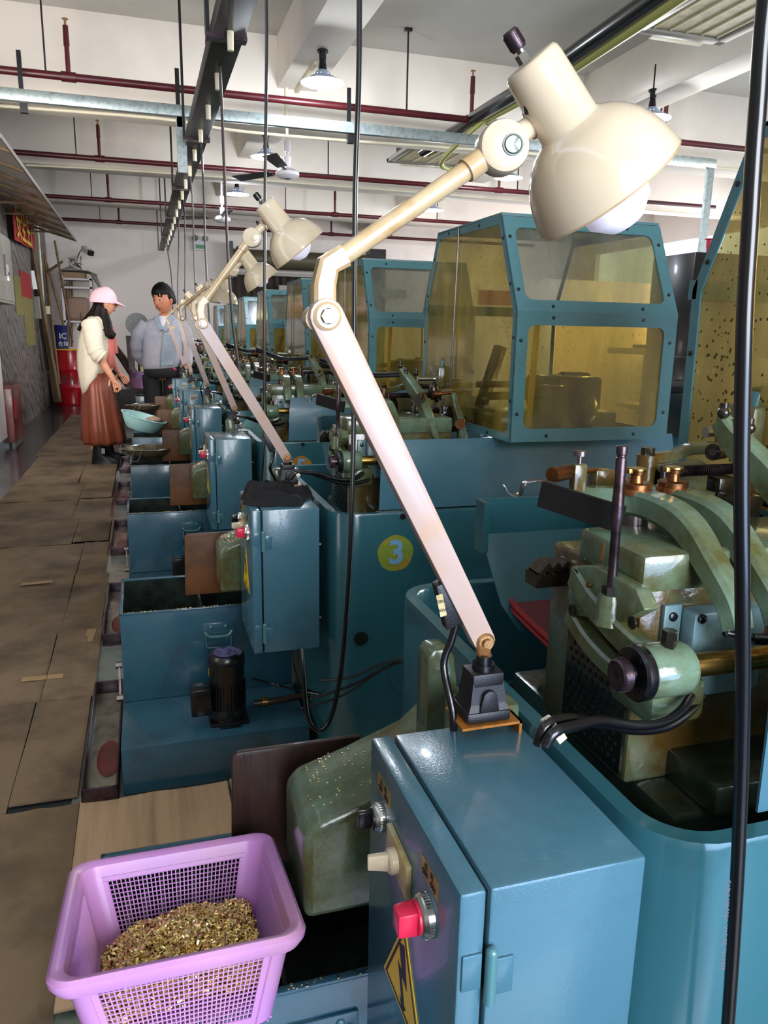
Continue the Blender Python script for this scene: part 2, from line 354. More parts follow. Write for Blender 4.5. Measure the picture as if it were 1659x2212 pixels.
# right wall and back wall with their window openings
struct('wall_right', MB().box(8.9, 9, -2.6, 15.4, 0, 0.9).box(8.9, 9, -2.6, 15.4, 2.9, 3.62).box(8.9, 9, -2.6, 1.2, 0.9, 2.9).box(8.9, 9, 7.7, 8.0, 0.9, 2.9).box(8.9, 9, 14.4, 15.4, 0.9, 2.9), M_wall)
struct('wall_back', MB().box(-1.9, 9, -2.6, -2.5, 0, 0.9).box(-1.9, 9, -2.6, -2.5, 2.7, 3.62).box(-1.9, -0.4, -2.6, -2.5, 0.9, 2.7).box(2.2, 9, -2.6, -2.5, 0.9, 2.7), M_wall)
for i, (x0, x1) in enumerate([(-0.4, 2.2)]):
    wf = struct('window_1', MB().box(x0, x1, -2.56, -2.52, 0.9, 0.96).box(x0, x1, -2.56, -2.52, 2.64, 2.7).box(x0, x0 + .06, -2.56, -2.52, 0.9, 2.7).box(x1 - .06, x1, -2.56, -2.52, 0.9, 2.7).box(0.87, 0.93, -2.56, -2.52, 0.9, 2.7).box(x0, x1, -2.56, -2.52, 1.77, 1.83), M_white)
# beams across, beams along
for y in (7.0, 9.8, 12.6):
    zb = {7.0: 2.93, 9.8: 3.0, 12.6: 3.02}[y]
    struct('trim_2', MB().box(-1.62, 9, y, y + 0.32, zb, 3.63, b=0.006), M_beam)
struct('trim_3', MB().box(1.19, 1.52, 3.0, 15.3, 3.23, 3.63, b=0.006), M_beam)
struct('trim_4', MB().box(4.06, 4.34, -2, 15.3, 3.17, 3.63, b=0.006), M_beam)
struct('trim_5', MB().tube([(-1.4, 6.96, 2.87), (0.2, 6.96, 2.9), (1.25, 6.96, 2.86), (5, 6.96, 2.93), (8, 6.96, 2.95)], 0.012, n=8), M_gland)
struct('trim_6', MB().tube([(-1.1, 9.76, 2.97), (1, 9.76, 3.0), (8, 9.76, 2.98)], 0.012, n=6), M_gland)
struct('trim_7', MB().box(1.33, 1.355, 6.2, 6.94, 3.19, 3.215).box(1.25, 1.27, 6.96, 6.99, 2.86, 3.25), M_gland)
# left wall half height white pier with green skirting
o = struct('trim_8', MB().box(-1.62, -1.40, 7.6, 8.95, 0, 1.22, b=0.004), M_wall)
struct('baseboard_left', MB().box(-1.62, -1.392, 7.59, 8.96, 0.0, 0.12), M_tub)

# ---------------------------------------------------------------- ceiling services
def pipe(y, z, x0, x1, sprs, label):
    t = thing('sprinkler_pipe', label, 'pipe', (x0, y, z), 'red sprinkler pipes across the ceiling')
    MB().cyl((x0, y, z), (x1, y, z), 0.027, n=14).build('pipe_run', M_pipe, t)
    for sx in sprs:
        MB().cyl((sx - .05, y, z), (sx + .05, y, z), 0.034, n=14).build('pipe_coupling', M_pipe, t)
        r = MB().cyl((sx, y, z), (sx, y, z + 0.32), 0.017, n=10).cyl((sx, y, z + .2), (sx, y, z + .33), 0.021, 0.019, n=10).build('riser', M_pipe, t)
        MB().cyl((sx, y, z + .33), (sx, y, z + .37), 0.008, n=8).cyl((sx, y, z + .37), (sx, y, z + .374), 0.022, n=10).build('sprinkler_head', M_rust, r)
    for hx in (x0 + 0.9, x0 + 3.6, x0 + 6.0):
        if hx < x1:
            MB().box(hx - .006, hx + .006, y - .006, y + .006, z + .02, 3.62).box(hx - .03, hx + .03, y - .015, y + .015, 3.595, 3.62).build('hanger_rod', M_dsteel, t)
pipe(6.47, 3.0, -1.45, 7.5, (-0.40, 2.72, 4.6), 'dark red sprinkler pipe nearest the camera with tall upright heads')
pipe(9.27, 3.0, -1.45, 7.5, (-0.32, 4.30), 'dark red sprinkler pipe second from the camera, behind the ceiling fan')
pipe(12.05, 3.0, -1.45, 7.5, (-0.33, 2.9), 'dark red sprinkler pipe third from the camera under the ceiling beams')
pipe(14.4, 3.0, -1.45, 7.5, (-0.25, 3.4), 'dark red sprinkler pipe farthest away, just before the far wall')
t = thing('steel_channel', 'galvanised steel channel hung across the room below the nearest red pipe', 'channel', (0, 6.3, 2.8))
MB().box(-1.48, 5.05, 6.28, 6.33, 2.767, 2.845, b=0.004).build('channel_run', M_galv, t)
MB().box(0.325, 0.395, 6.30, 6.33, 2.39, 2.767).build('upright', M_galv, t)
MB().box(4.98, 5.05, 6.30, 6.33, 1.9, 2.767).build('upright', M_galv, t)
for x in (-0.72, 0.33, 1.62, 4.3): MB().box(x, x + .03, 6.335, 6.35, 2.72, 3.1).box(x, x + .05, 6.30, 6.35, 2.70, 2.767).build('hanger_bracket', M_black, t)
# cable tray running along the row
t = thing('cable_tray', 'long dark cable tray above the machines with ivory cable glands', 'cable tray', (0.46, 7, 2.6))
TX0, TX1 = 0.385, 0.53
for i in range(6):
    y0 = 2.0 + i * 2.05
    MB().box(TX0, TX1, y0, y0 + 2.03, 2.58, 2.66, b=0.004).build('tray_section', M_tray, t)
    MB().box(TX0 - .03, TX1 + .012, y0 + 2.0, y0 + 2.06, 2.565, 2.585).build('tray_bracket', M_dsteel, t)
    MB().box(TX0 - .03, TX0 - .012, y0 + 2.02, y0 + 2.035, 2.57, 3.62).build('hanger_strap', M_black, t)
    MB().box(TX1 + .0, TX1 + .012, y0 + 2.02, y0 + 2.035, 2.57, 3.62).build('hanger_strap', M_black, t)
for i in range(20):
    y = 3.95 + i * 0.62
    if y < 14: MB().cyl((0.458, y, 2.58), (0.458, y, 2.50), 0.016, 0.014, n=12).build('cable_gland', M_gland, t)
    # pendant lamps
def pendant(x, y, z, label, lit=True):
    t = thing('pendant_lamp', label, 'lamp', (x, y, z), 'shallow enamel pendant lamps')
    MB().lathe((x, y, z + .085), (0, 0, -1), [(0, 0.03), (.01, .045), (.04, .075), (.065, .12), (.085, .158), (.083, .158), (.063, .118), (.04, .07), (.02, .02)], n=28).build('lamp_shade', M_blueshade, t)
    MB().cyl((x, y, z + .08), (x, y, z + .15), 0.032, 0.022).cyl((x, y, z + .15), (x, y, z + .2), 0.026).cyl((x, y, z + .2), (x, y, z + .215), 0.04).build('lamp_holder', M_black, t)
    MB().ball((x, y, z + .035), 0.075, sc=(1, 1, .55)).build('bulb', M_lampon if lit else M_bulb, t)
    MB().cyl((x, y, z + .21), (x, y, 3.4), 0.008, n=8).build('stem', M_black, t)
    if lit:
        pl = bpy.data.lights.new('pendant_light', 'POINT'); pl.energy = 20; pl.shadow_soft_size = .07; pl.color = (.86, .92, 1)
        po = bpy.data.objects.new('pendant_light', pl); C.objects.link(po); po.location = (x, y, z - .06)
for x, y, z, l in ((1.34, 5.96, 3.0, 'lit pendant lamp nearest the camera left of the big desk lamp'), (1.325, 8.53, 3.0, 'second lit pendant lamp of the left line, above the ceiling fan'), (1.3, 10.88, 3.0, 'third lit pendant lamp of the left line, left of the fan'),
                   (4.06, 5.9, 3.0, 'pendant lamp of the right line mostly hidden behind the cream lamp shade'), (4.08, 8.55, 3.0, 'pendant lamp of the right line under the ball joint of the cream lamp'), (4.12, 11.09, 3.0, 'pendant lamp of the right line above the tall machine guard')):
    pendant(x, y, z, l)
def fan(x, y, z, a0, label):
    t = thing('ceiling_fan', label, 'fan', (x, y, z), 'three bladed ceiling fans')
    MB().lathe((x, y, z - .05), (0, 0, 1), [(0, .03), (.006, .08), (.03, .115), (.06, .115), (.085, .08), (.10, .03), (.1, .0)], n=28).build('motor_housing', M_white, t)
    MB().cyl((x, y, z + .05), (x, y, 3.1), 0.014).cyl((x, y, z + .06), (x, y, z + .15), 0.028, 0.038).build('down_rod', M_white, t)
    MB().cyl((x, y, z + .2), (x, y, z + .3), 0.036).cyl((x, y, 3.1), (x, y, 3.62), .014).build('canopy', M_white, t)
    for i in range(3):
        a = a0 + i * 2 * PI / 3; d = V((math.cos(a), math.sin(a), 0)); p = V((x, y, z + .02))
        MB().obox(p + d * .1, p + d * .24, .03, .006).obox(p + d * .22, p + d * .72, .10, .006, up=(d.y * .2, -d.x * .2, 1), w2=.14).build('fan_blade', M_glassdark, t)
fan(1.467, 8.1, 2.78, 0.12, 'dark bladed white ceiling fan nearer the camera')
fan(1.172, 11.6, 2.78, 0.55, 'small distant dark bladed ceiling fan')
def cassette(x0, x1, y0, y1, z, label):
    t = thing('air_conditioner', label, 'air conditioner', ((x0 + x1) / 2, (y0 + y1) / 2, z), 'ceiling cassette air conditioners')
    w_ = x1 - x0; h = y1 - y0
    MB().box(x0 + .08, x1 - .08, y0 + .08, y1 - .08, z + .02, z + .3).build('unit_case', M_tray, t)
    MB().box(x0, x1, y0, y0 + .07, z, z + .04, b=.008).box(x0, x1, y1 - .07, y1, z, z + .04, b=.008).box(x0, x0 + .07, y0, y1, z, z + .04, b=.008).box(x1 - .07, x1, y0, y1, z, z + .04, b=.008).build('panel_frame', M_greyk, t)
    for a in (0, 1):
        MB().box(x0 + .14, x1 - .14, (y0 - .012) if a == 0 else y1 - .02, (y0 + .03) if a == 0 else y1 + .015, z - .012, z - .004).build('louvre_blade', M_gland, t)
    g = MB().box(x0 + .09, x1 - .09, y0 + .09, y1 - .09, z + .012, z + .02).build('intake_grille', M_creampl, t)
    for i in range(5):
        xx = x0 + .1 + (w_ - .2) * i / 4; MB().box(xx, xx + .006, y0 + .09, y1 - .09, z + .004, z + .012).build('grille_bar', M_gland, g)
    for a, b in ((x0 + .07, y0 + .07), (x1 - .07, y0 + .07)): MB().cyl((a, b, z + .04), (a, b, 3.62), .006, n=6).build('hanger_rod', M_black, t)
cassette(2.83, 3.47, 3.62, 4.40, 3.0, 'square beige cassette air conditioner in the top right corner')
cassette(2.55, 3.38, 7.55, 8.30, 3.0, 'darker cassette air conditioner behind the arm of the big lamp')
hp = [(2.78, 3.2, 3.12), (2.75, 3.9, 3.06), (2.70, 4.6, 3.0), (2.69, 5.3, 2.97), (2.72, 6.2, 3.0), (2.74, 7.0, 3.0), (2.74, 7.7, 3.01)]
tag(MB().tube(hp, 0.055, n=14).build('insulated_pipe', M_cable), 'thick black insulated pipe running back from the nearer air conditioner', 'pipe')
tag(MB().tube([V(p) + V((.06, 0, -.035)) for p in hp], 0.038, n=12, rs=lambda t: .05 - .03 * t).build('drain_hose', mat('olive yellow hose', (150, 148, 78), 0.5)), 'yellow green hose strapped beside the black insulated pipe', 'hose')
tag(MB().tube([(2.76, 6.2, 2.97), (2.74, 7.2, 2.80), (3.2, 7.4, 2.80), (3.5, 7.6, 2.92)], 0.022, n=8).build('drain_loop', MATS['olive yellow hose']), 'pale yellow drain hose looping beside the darker cassette unit', 'hose')
tag(MB().box(2.5, 5.0, 14.8, 15.0, 1.95, 2.1).build('lit_beam_bar', M_greyk), 'pale bar standing in for the lit underside of a beam, far right', 'beam')  # added pale bar: light on a beam underside put into the shape

# ---------------------------------------------------------------- far wall and left side
t = thing('roller_shutter', 'rolled up steel shutter box above a dark curtain on the far wall', 'shutter', (2.97, 15.1, 2.4))
MB().cyl((1.68, 15.0, 2.56), (4.28, 15.0, 2.56), 0.17, n=24).build('shutter_roll', mat('olive steel slats', (84, 80, 60), .5, .3, c2=(90, 84, 62), sc=20, amt=.5), t)
MB().box(1.62, 1.68, 14.82, 15.2, 2.2, 2.84).box(4.28, 4.6, 14.9, 15.2, 0, 2.84).build('shutter_bracket', M_black, t)
MB().box(1.62, 4.3, 14.92, 14.98, 2.27, 2.33).build('bottom_rail', M_grey, t)
cb = MB(); pts = []
for i in range(61):
    x = 1.66 + i * 0.043; pts.append((x, 15.05 + .03 * math.sin(i * 1.9) + .01 * math.sin(i * 4.3)))
rg = [[V((x, y, 2.27)) for x, y in pts], [V((x + .0, y, 0.02)) for x, y in pts]]
cb.add(rg[0] + rg[1], [(i, i + 1, 61 + i + 1, 61 + i) for i in range(60)])
tag(cb.build('curtain', mat('dark brown curtain', (52, 44, 38), .85)), 'dark pleated curtain hanging under the roller shutter', 'curtain')
t = thing('emergency_light', 'white twin head emergency light on the far wall', 'light', (1.1, 15.15, 2.8))
MB().box(1.0, 1.24, 15.13, 15.19, 2.68, 2.86, b=.005).build('lamp_box', M_white, t)
for x in (1.03, 1.21): MB().lathe((x, 15.13, 2.9), (0, -1, -.3), [(0, .02), (.01, .05), (.05, .055), (.05, 0)], n=16).build('lamp_head', M_chrome, t)
MB().box(1.04, 1.2, 15.125, 15.131, 2.71, 2.78).build('sign_plate', mat('exit green', (90, 150, 110), .5), t)
t = thing('security_camera', 'small white security camera with dark lens on the far wall', 'camera', (-0.82, 15.1, 2.55))
MB().obox((-0.8700, 14.9000, 2.6030), (-0.7620, 14.7500, 2.5260), .10, .09, b=.01).build('camera_body', M_white, t)
MB().obox((-0.7690, 14.7600, 2.5340), (-0.7310, 14.7000, 2.5000), .085, .08).build('lens_hood', M_black, t)
MB().tube([(-0.8730, 14.9500, 2.6070), (-0.9470, 15.1000, 2.5480), (-1.0040, 15.1500, 2.4340)], .008).build('camera_cable', M_black, t)
tw = MB()
for i in range(9):
    a = [V((-1.0240, 15.1000, 2.4130)) + V((random.uniform(-.12, .12), 0, random.uniform(-.1, .1))) for _ in range(4)]
    tw.tube([a[0], a[1], V((-0.9390, 15.0500, 2.2740)), V((-0.8850, 15.0500, 2.0580)) + V((random.uniform(-.05, .05), 0, 0)), a[2] * .3 + V((-0.9080, 15.0000, 2.1170)) * .7], .004, n=5)
o = tw.build('wire_tangle', M_black); tag(o, 'tangle of thin black wires hanging on the far wall', 'wires')
# awning on the left wall
t = thing('awning', 'grimy translucent lean-to awning with wooden ribs along the left wall', 'awning', (-1.2, 8, 2.5))
a0 = V((-0.8600, 6.3050, 2.5410)); a1 = V((-0.8600, 13.1530, 2.5470))
MB().add([a0, a1, V((-1.5, a1.y, a1.z + .22)), V((-1.5, a0.y, a0.z + .22))], [(0, 1, 2, 3)]).obox(a0, a1, .012, .035).build('roof_sheet', M_awn, t)
for i in range(9):
    f = 0.08 + i * 0.115; p = a0.lerp(a1, f)
    MB().obox(p, V((-1.49, p.y, p.z + .18)), .04, .025).build('rib', M_timber, t)
for i in range(4):
    f = .5 + .13 * i; p = a0.lerp(a1, f)
    MB().obox(p - V((.25, 0, -.03)), V((-1.49, p.y, p.z + .02)), .025, .02).build('brace', M_timber, t)
t = thing('wall_banner', 'red cloth banner with yellow characters under the awning', 'banner', (-1.49, 12.3, 2.5))
bb = MB(); n = 14; y0, y1 = (-1.4100, 10.8910, 2.5570)[1], (-1.4100, 12.9360, 2.6260)[1]; v = []; zt = lambda f: 2.70 + .10 * f - .12 * math.sin(f * PI) * 0
for i in range(n + 1):
    f = i / n; y = y0 + (y1 - y0) * f; x = -1.482 + .010 * math.sin(f * 9); v += [(x, y, (-1.4100, 10.9490, 2.6560)[2] * (1 - f) + (-1.4100, 13.0280, 2.7650)[2] * f - .10), (x, y, (-1.4100, 10.9630, 2.2960)[2] * (1 - f) + (-1.4100, 12.7640, 2.3640)[2] * f - .10)]
bb.add([(a + .06, b, c + .10) for a, b, c in v], [(2 * i, 2 * i + 2, 2 * i + 3, 2 * i + 1) for i in range(n)]).build('banner_cloth', M_banner, t)
text('lettering', '安全生产', (-1.404, (y0 + y1) / 2, (-1.4100, 11.8450, 2.5210)[2]), (PI / 2, 0, PI / 2), 0.46, M_gold, t, bold=.006)
o = tag(MB().box(-1.50, -1.492, (-1.4900, 11.0700, 1.8870)[1], (-1.4900, 11.7470, 1.9290)[1], (-1.4900, 11.0980, 1.4060)[2], (-1.4900, 11.3980, 1.9070)[2]).build('wall_poster', M_paper), 'yellowed paper poster on the left wall beside the grey electric cabinet', 'poster')
t = thing('notice_board', 'red topped notice with pale panels behind the leaning timber', 'poster', (-1.49, 12.3, 1.8))
MB().box(-1.5, -1.49, (-1.4900, 11.6320, 1.9510)[1], (-1.4900, 12.7460, 2.0240)[1], (-1.4900, 11.9330, 1.6550)[2], (-1.4900, 12.1460, 1.9970)[2]).build('notice_header', M_banner, t)
MB().box(-1.5, -1.49, (-1.4900, 11.7210, 1.9570)[1], (-1.4900, 12.6930, 2.0210)[1], (-1.4900, 11.5280, 1.0040)[2], (-1.4900, 11.9330, 1.6550)[2]).build('notice_sheet', M_paper, t)
t = thing('electric_cabinet', 'grey wall mounted electric cabinet with a bright cross handle', 'cabinet', (-1.45, 9.9, 1.85))
MB().box(-1.5, -1.36, 8.6, 9.98, 1.5, 2.22, b=.006).build('cabinet_body', M_greyk, t)
MB().box(-1.36, -1.35, 8.65, 9.33, 1.53, 2.2, b=.002).build('door', M_greyk, t)
d = MB().box(-1.36, -1.35, 9.35, 9.95, 1.53, 2.2, b=.002).build('door', M_greyk, t)
MB().box(-1.35, -1.33, 9.42, 9.68, 1.80, 1.83).box(-1.35, -1.33, 9.53, 9.57, 1.74, 1.91).build('door_handle', M_chrome, d)
MB().box(-1.35, -1.335, 9.37, 9.39, 1.78, 2.0).build('latch', M_dsteel, d)
t = thing('red_chest', 'dark red metal cabinet standing low at the far left edge', 'cabinet', (-1.42, 9.2, 0))
MB().box(-1.5, -1.33, 9.0, 9.62, 0.04, .62, b=.006).build('cabinet_body', M_redtray, t)
MB().box(-1.5, -1.32, 8.98, 9.64, 0.62, .65).build('lid', M_redtray, t)
MB().box(-1.328, -1.322, 9.05, 9.2, .30, .50).build('label_panel', M_banner, t)
MB().box(-1.47, -1.35, 9.05, 9.6, 0, .04).build('plinth', M_black, t)
tag(MB().tube([(-1.4280, 13.5000, 2.8220), (-1.4240, 13.5000, 2.2820), (-1.4270, 13.5000, 1.6250)], .018, n=8).box(-1.42, -1.34, 13.47, 13.53, 1.46, 1.58).build('conduit', M_gland), 'thin ivory conduit running down to a white switch on the left wall', 'conduit')
# red drum, bucket, poles, shelf
def ribbed(x, y, z0, r, h): return [(0, r * .98), (.01, r), (.05 * h, r), (.30 * h, r), (.32 * h, r * 1.03), (.34 * h, r), (.62 * h, r), (.64 * h, r * 1.03), (.66 * h, r), (.97 * h, r), (.975 * h, r * 1.02), (h, r * 1.02), (h, r * .97), (.97 * h, r * .95), (.97 * h, 0)]
t = thing('oil_drum', 'bright red steel oil drum standing at the end of the aisle', 'drum', (-1.17, 14.1, 0))
MB().lathe((-1.13, 14.1, 0), (0, 0, 1), ribbed(0, 0, 0, .29, .90), n=40).build('drum_body', M_red, t)
text('drum_lettering', '润滑油\n有限公司', (-1.20, 13.795, .42), (PI / 2, 0, 0), .085, M_ink, t)
MB().lathe((-1.13, 14.1, .9), (0, 0, 1), [(0, .295), (.012, .298), (.014, .28)], n=40).build('drum_rim', M_yel, t)
t = thing('oil_drum', 'second red drum half hidden in shadow behind the leaning timber', 'drum', (-1.38, 14.62, 0))
MB().lathe((-1.19, 14.72, 0), (0, 0, 1), ribbed(0, 0, 0, .28, .88), n=32).build('drum_body', M_red, t)
t = thing('blue_bucket', 'dark blue lubricant bucket with white lettering on the red drum', 'bucket', (-1.3, 14.1, .9))
MB().lathe((-1.27, 14.1, .915), (0, 0, 1), [(0, 0), (0, .115), (.36, .135), (.37, .142), (.385, .142), (.385, .125), (.3, .12)], n=28).build('bucket_body', M_navy, t)
text('bucket_lettering', 'IC', (-1.22, 13.965, 1.12), (PI / 2, 0, 0), .13, M_wht, t)
text('bucket_lettering', '先锋', (-1.22, 13.967, 0.99), (PI / 2, 0, 0), .085, M_wht, t)
def pole(p0, p1, r, name, m, label, cat, knots=True, **k):
    mb = MB().cyl(p0, p1, r, r * .8, n=10); a = V(p0); b = V(p1)
    if knots:
        for i in range(1, 8): q = a.lerp(b, i / 8); d = (b - a).normalized(); mb.cyl(q - d * .006, q + d * .006, r * 1.15, n=10)
    return tag(mb.build(name, m), label, cat, **k)
G = 'bamboo poles leaning in the far left corner'
pole((-1.2780, 13.4000, 0.3780), (-1.4290, 14.2000, 2.3170), .022, 'bamboo_pole', M_bamboo, 'bamboo pole crossing highest to the left of the drum corner', 'pole', group=G)
pole((-1.1070, 14.3500, 1.0150), (-1.3130, 14.8000, 2.6910), .02, 'bamboo_pole', M_bamboo, 'long dark bamboo pole rising highest against the far wall', 'pole', group=G)
pole((-1.1830, 14.4200, 1.0510), (-1.4660, 14.5000, 2.4490), .018, 'bamboo_pole', M_bamboo, 'bamboo pole leaning left behind the blue bucket', 'pole', group=G)
for i, (a, b) in enumerate((((108, 700), (120, 590)), ((112, 700), (124, 586)), ((117, 700), (128, 590)), ((122, 700), (130, 584)))):
    x0 = -1.35 + .045 * i
    pole((x0, 14.75, .02), (x0 + .12, 15.0, 2.0 + .03 * i), .018, 'bamboo_pole', M_bamboo, '%s of the four short upright bamboo poles bundled beside the white shelf' % ('leftmost', 'second from left', 'third from left', 'rightmost')[i], 'pole', group='bundle of upright bamboo poles beside the shelf')
pole((-1.4130, 14.1000, 2.1160), (-1.1470, 14.0000, 2.2990), .025, 'wood_offcut', M_timber, 'short crooked stick lying across the bamboo poles', 'stick', knots=False)
t = thing('leaning_timber', 'long rough timber leaning on the left wall in front of the drum', 'timber', (-1.2, 13.2, 0))
MB().obox((-1.3080, 13.3000, 0.1080), (-1.5030, 13.0000, 2.4990), .11, .06, w2=.10).build('timber_plank', M_timber, t)
MB().obox((-1.4040, 13.2000, 0.6050), (-1.5040, 13.0000, 2.2380), .012, .085).build('tape_wrap', M_dsteel, t)
MB().obox((-1.5000, 13.0000, 1.8080), (-1.5270, 12.9800, 2.0710), .12, .07).build('paper_wrap', M_wht, t)
MB().obox((-1.4880, 13.0600, 1.3860), (-1.4920, 13.0300, 1.7090), .118, .068).build('paper_wrap', M_greyk, t)
t = thing('storage_shelf', 'white metal shelf with boxes and bundles in the far corner', 'shelf', (-1.0, 14.95, 0))
for x in (-1.26, -.80):
    for y in (14.75, 15.1): MB().box(x, x + .04, y, y + .03, 0, 2.12).build('post', M_white, t)
for z in (.9, 1.35, 1.92, 2.06): MB().box(-1.26, -.76, 14.75, 15.13, z, z + .03).build('shelf_board', M_white, t)
MB().obox((-1.05, 14.74, 1.33), (-.85, 14.74, 1.12), .02, .03).build('brace', M_white, t)
tag(MB().box(-1.22, -.86, 14.8, 15.08, 2.09, 2.19, b=.008).build('cardboard_box', M_card2), 'flat cardboard box on top of the white shelf', 'box')
tag(MB().box(-1.2, -.84, 14.78, 15.08, 1.385, 1.78, b=.06, seg=3).box(-1.0, -.84, 14.76, 14.9, 1.385, 1.55, b=.05, seg=3).build('wrapped_bundle', M_sponge), 'pinkish wrapped bundle on the middle of the white shelf', 'bundle')
sh = MB(); 
for i in range(7): sh.obox((-1.25 + .02 * i, 14.82 + .03 * i, 2.215 + .012 * i), (-.80 + .02 * i, 14.82 + .03 * i, 2.21 - .008 * i), .2, .006, up=(0, .1, 1)).obox((-.78 + .015 * i, 14.8 + .03 * i, 2.20 - .01 * i), (-.66 + .02 * i, 14.8 + .03 * i, 1.98 - .04 * i), .18, .006, up=(1, .1, 0))
tag(sh.build('plastic_sheet', M_greyk), 'crumpled grey plastic sheets draped over the white shelf', 'sheet')
# scrap timber pile behind the people
def plank(a, b, w_, h_, m, label): tag(MB().obox(a, b, w_, h_).build('scrap_plank', m), label, 'plank', 'scrap planks piled by the far wall')
plank((-0.1500, 13.2000, 0.3900), (-0.1770, 13.4000, 1.1450), .10, .05, M_wood, 'upright dark plank standing between the two people')
plank((-0.0320, 13.0000, 0.3290), (-0.4650, 13.6000, 1.0350), .09, .04, M_wood, 'dark plank sloping down behind the woman')
plank((-0.0720, 12.6000, 0.2300), (-0.4110, 12.9000, 0.6240), .12, .04, M_wood, 'dark plank lying low behind the woman')
plank((0.1450, 13.4000, 0.2250), (-0.4260, 13.7000, 1.0200), .05, .04, M_wood, 'thin dark rail sloping from behind the woman to the man')
plank((-0.0820, 12.4000, 0.0360), (0.0010, 12.4000, 0.8690), .10, .03, M_yelbar, 'short ochre board end just left of the man')
tag(MB().box(-.62, .1, 12.6, 13.9, 0, .28, b=.01).build('scrap_crate', M_oilmach), 'dark heap of oily scrap metal low behind the woman', 'scrap')
t = thing('lilac_tub', 'lilac plastic storage tub on the floor behind the man', 'tub', (.0, 11, 0))
c = V((-0.0640, 11.0000, 0.5640)); MB().lathe((c.x, 11.0, c.z - .08), (0, 0, 1), [(0, 0), (0, .085), (.12, .10), (.12, .108), (.135, .108), (.135, .095), (.02, .08)], n=24).build('tub_body', mat('lilac tub plastic', (150, 104, 140), .4), t)
MB().lathe((c.x, 11.0, c.z + .055), (0, 0, 1), [(0, .095), (.0, .10), (.07, .09), (.08, .08), (.08, 0)], n=24).build('tub_lid', mat('purple lid', (104, 70, 110), .4), t)
MB().box(c.x - .3, c.x + .15, 10.8, 11.3, 0, c.z - .085).build('tub_stand', M_oilmach, t)
t = thing('floor_fan', 'dark round floor fan behind the man at his elbow', 'fan', (.1, 12, 0))
c = V((-0.0410, 12.0000, 1.3270)); MB().cyl(c + V((0, .1, 0)), c - V((0, .02, 0)), .16, n=32).build('fan_cage', M_dark, t)
MB().cyl((c.x, 12.05, 0.03), (c.x, 12.05, c.z - .12), .02).cyl((c.x, 12.05, 0), (c.x, 12.05, .03), .18).build('fan_stand', M_black, t)

# right hand distance
t = thing('feeder_cabinet', 'tall black cabinet behind the nearest guard with a red beacon', 'cabinet', (4.2, 5.2, 0))
MB().box(3.92, 4.9, 5.0, 5.5, 0.5, 1.88, b=.004).build('cabinet_body', M_black, t)
MB().cyl((4.12, 5.1, 1.88), (4.12, 5.1, 1.93), .025).lathe((4.12, 5.1, 1.93), (0, 0, 1), [(0, .03), (.05, .03), (.055, .045), (.06, .045), (.06, 0)], n=16).build('beacon', M_redpl, t)
t = thing('bar_feeder', 'black bar feeder box with yellow bar end beyond the tall guard', 'machine', (3.9, 5.0, 0))
MB().box(3.73, 4.6, 4.7, 4.99, 0.55, 1.13, b=.004).build('feeder_case', M_black, t)
c = V((3.5420, 4.6800, 0.9250)); MB().cyl(c + V((.02, .02, 0)), c + V((.16, .02, 0)), .05, n=20).build('chuck', M_black, t)
MB().cyl(c - V((.05, -.02, 0)), c + V((.06, .02, 0)), .022, n=16).build('bar_stub', M_yelbar, t)
for px_ in (0, 1): q = V((3.80 + .13 * px_, 4.699, 1.04)); MB().box(q.x, q.x + .015, q.y - .003, q.y, q.z - .02, q.z + .015).build('indicator', M_wht if px_ == 0 else M_num, t)
MB().box(3.8, 4.5, 4.75, 4.95, 0, .55).build('feeder_leg', M_tub, t)
t = thing('work_bench', 'pale work bench against the distance right of the tall guard', 'bench', (5.6, 7.3, 0))
MB().box(5.0, 7.2, 7.0, 7.7, 1.09, 1.15, b=.005).build('bench_top', M_white, t)
for x in (5.05, 7.1): MB().box(x, x + .05, 7.05, 7.1, 0, 1.09).build('leg', M_greyk, t)
MB().box(5.1, 7.1, 7.1, 7.6, .5, .55).build('lower_shelf', M_greyk, t)
t = thing('grinder', 'dark bench machine silhouette on the pale bench', 'machine', (5.6, 7.3, 1.15))
MB().box(5.18, 5.52, 7.2, 7.5, 1.15, 1.19).build('machine_base', M_black, t)
MB().obox((5.25, 7.3, 1.19), (5.32, 7.3, 1.48), .04, .04).obox((5.3, 7.3, 1.48), (5.75, 7.3, 1.5), .03, .03).obox((5.72, 7.3, 1.2), (5.75, 7.3, 1.5), .03, .03).ball((5.5, 7.3, 1.22), .09).build('machine_frame', M_black, t)
tag(MB().box(5.3, 5.9, 11.98, 12.0, 1.75, 1.98).build('wall_notice', M_banner), 'red and white notice far off right of the tall guard', 'poster')
tag(MB().box(5.0, 8.8, 12.0, 12.1, 0, 2.2).build('partition', M_wall), 'pale partition in the right distance', 'partition')
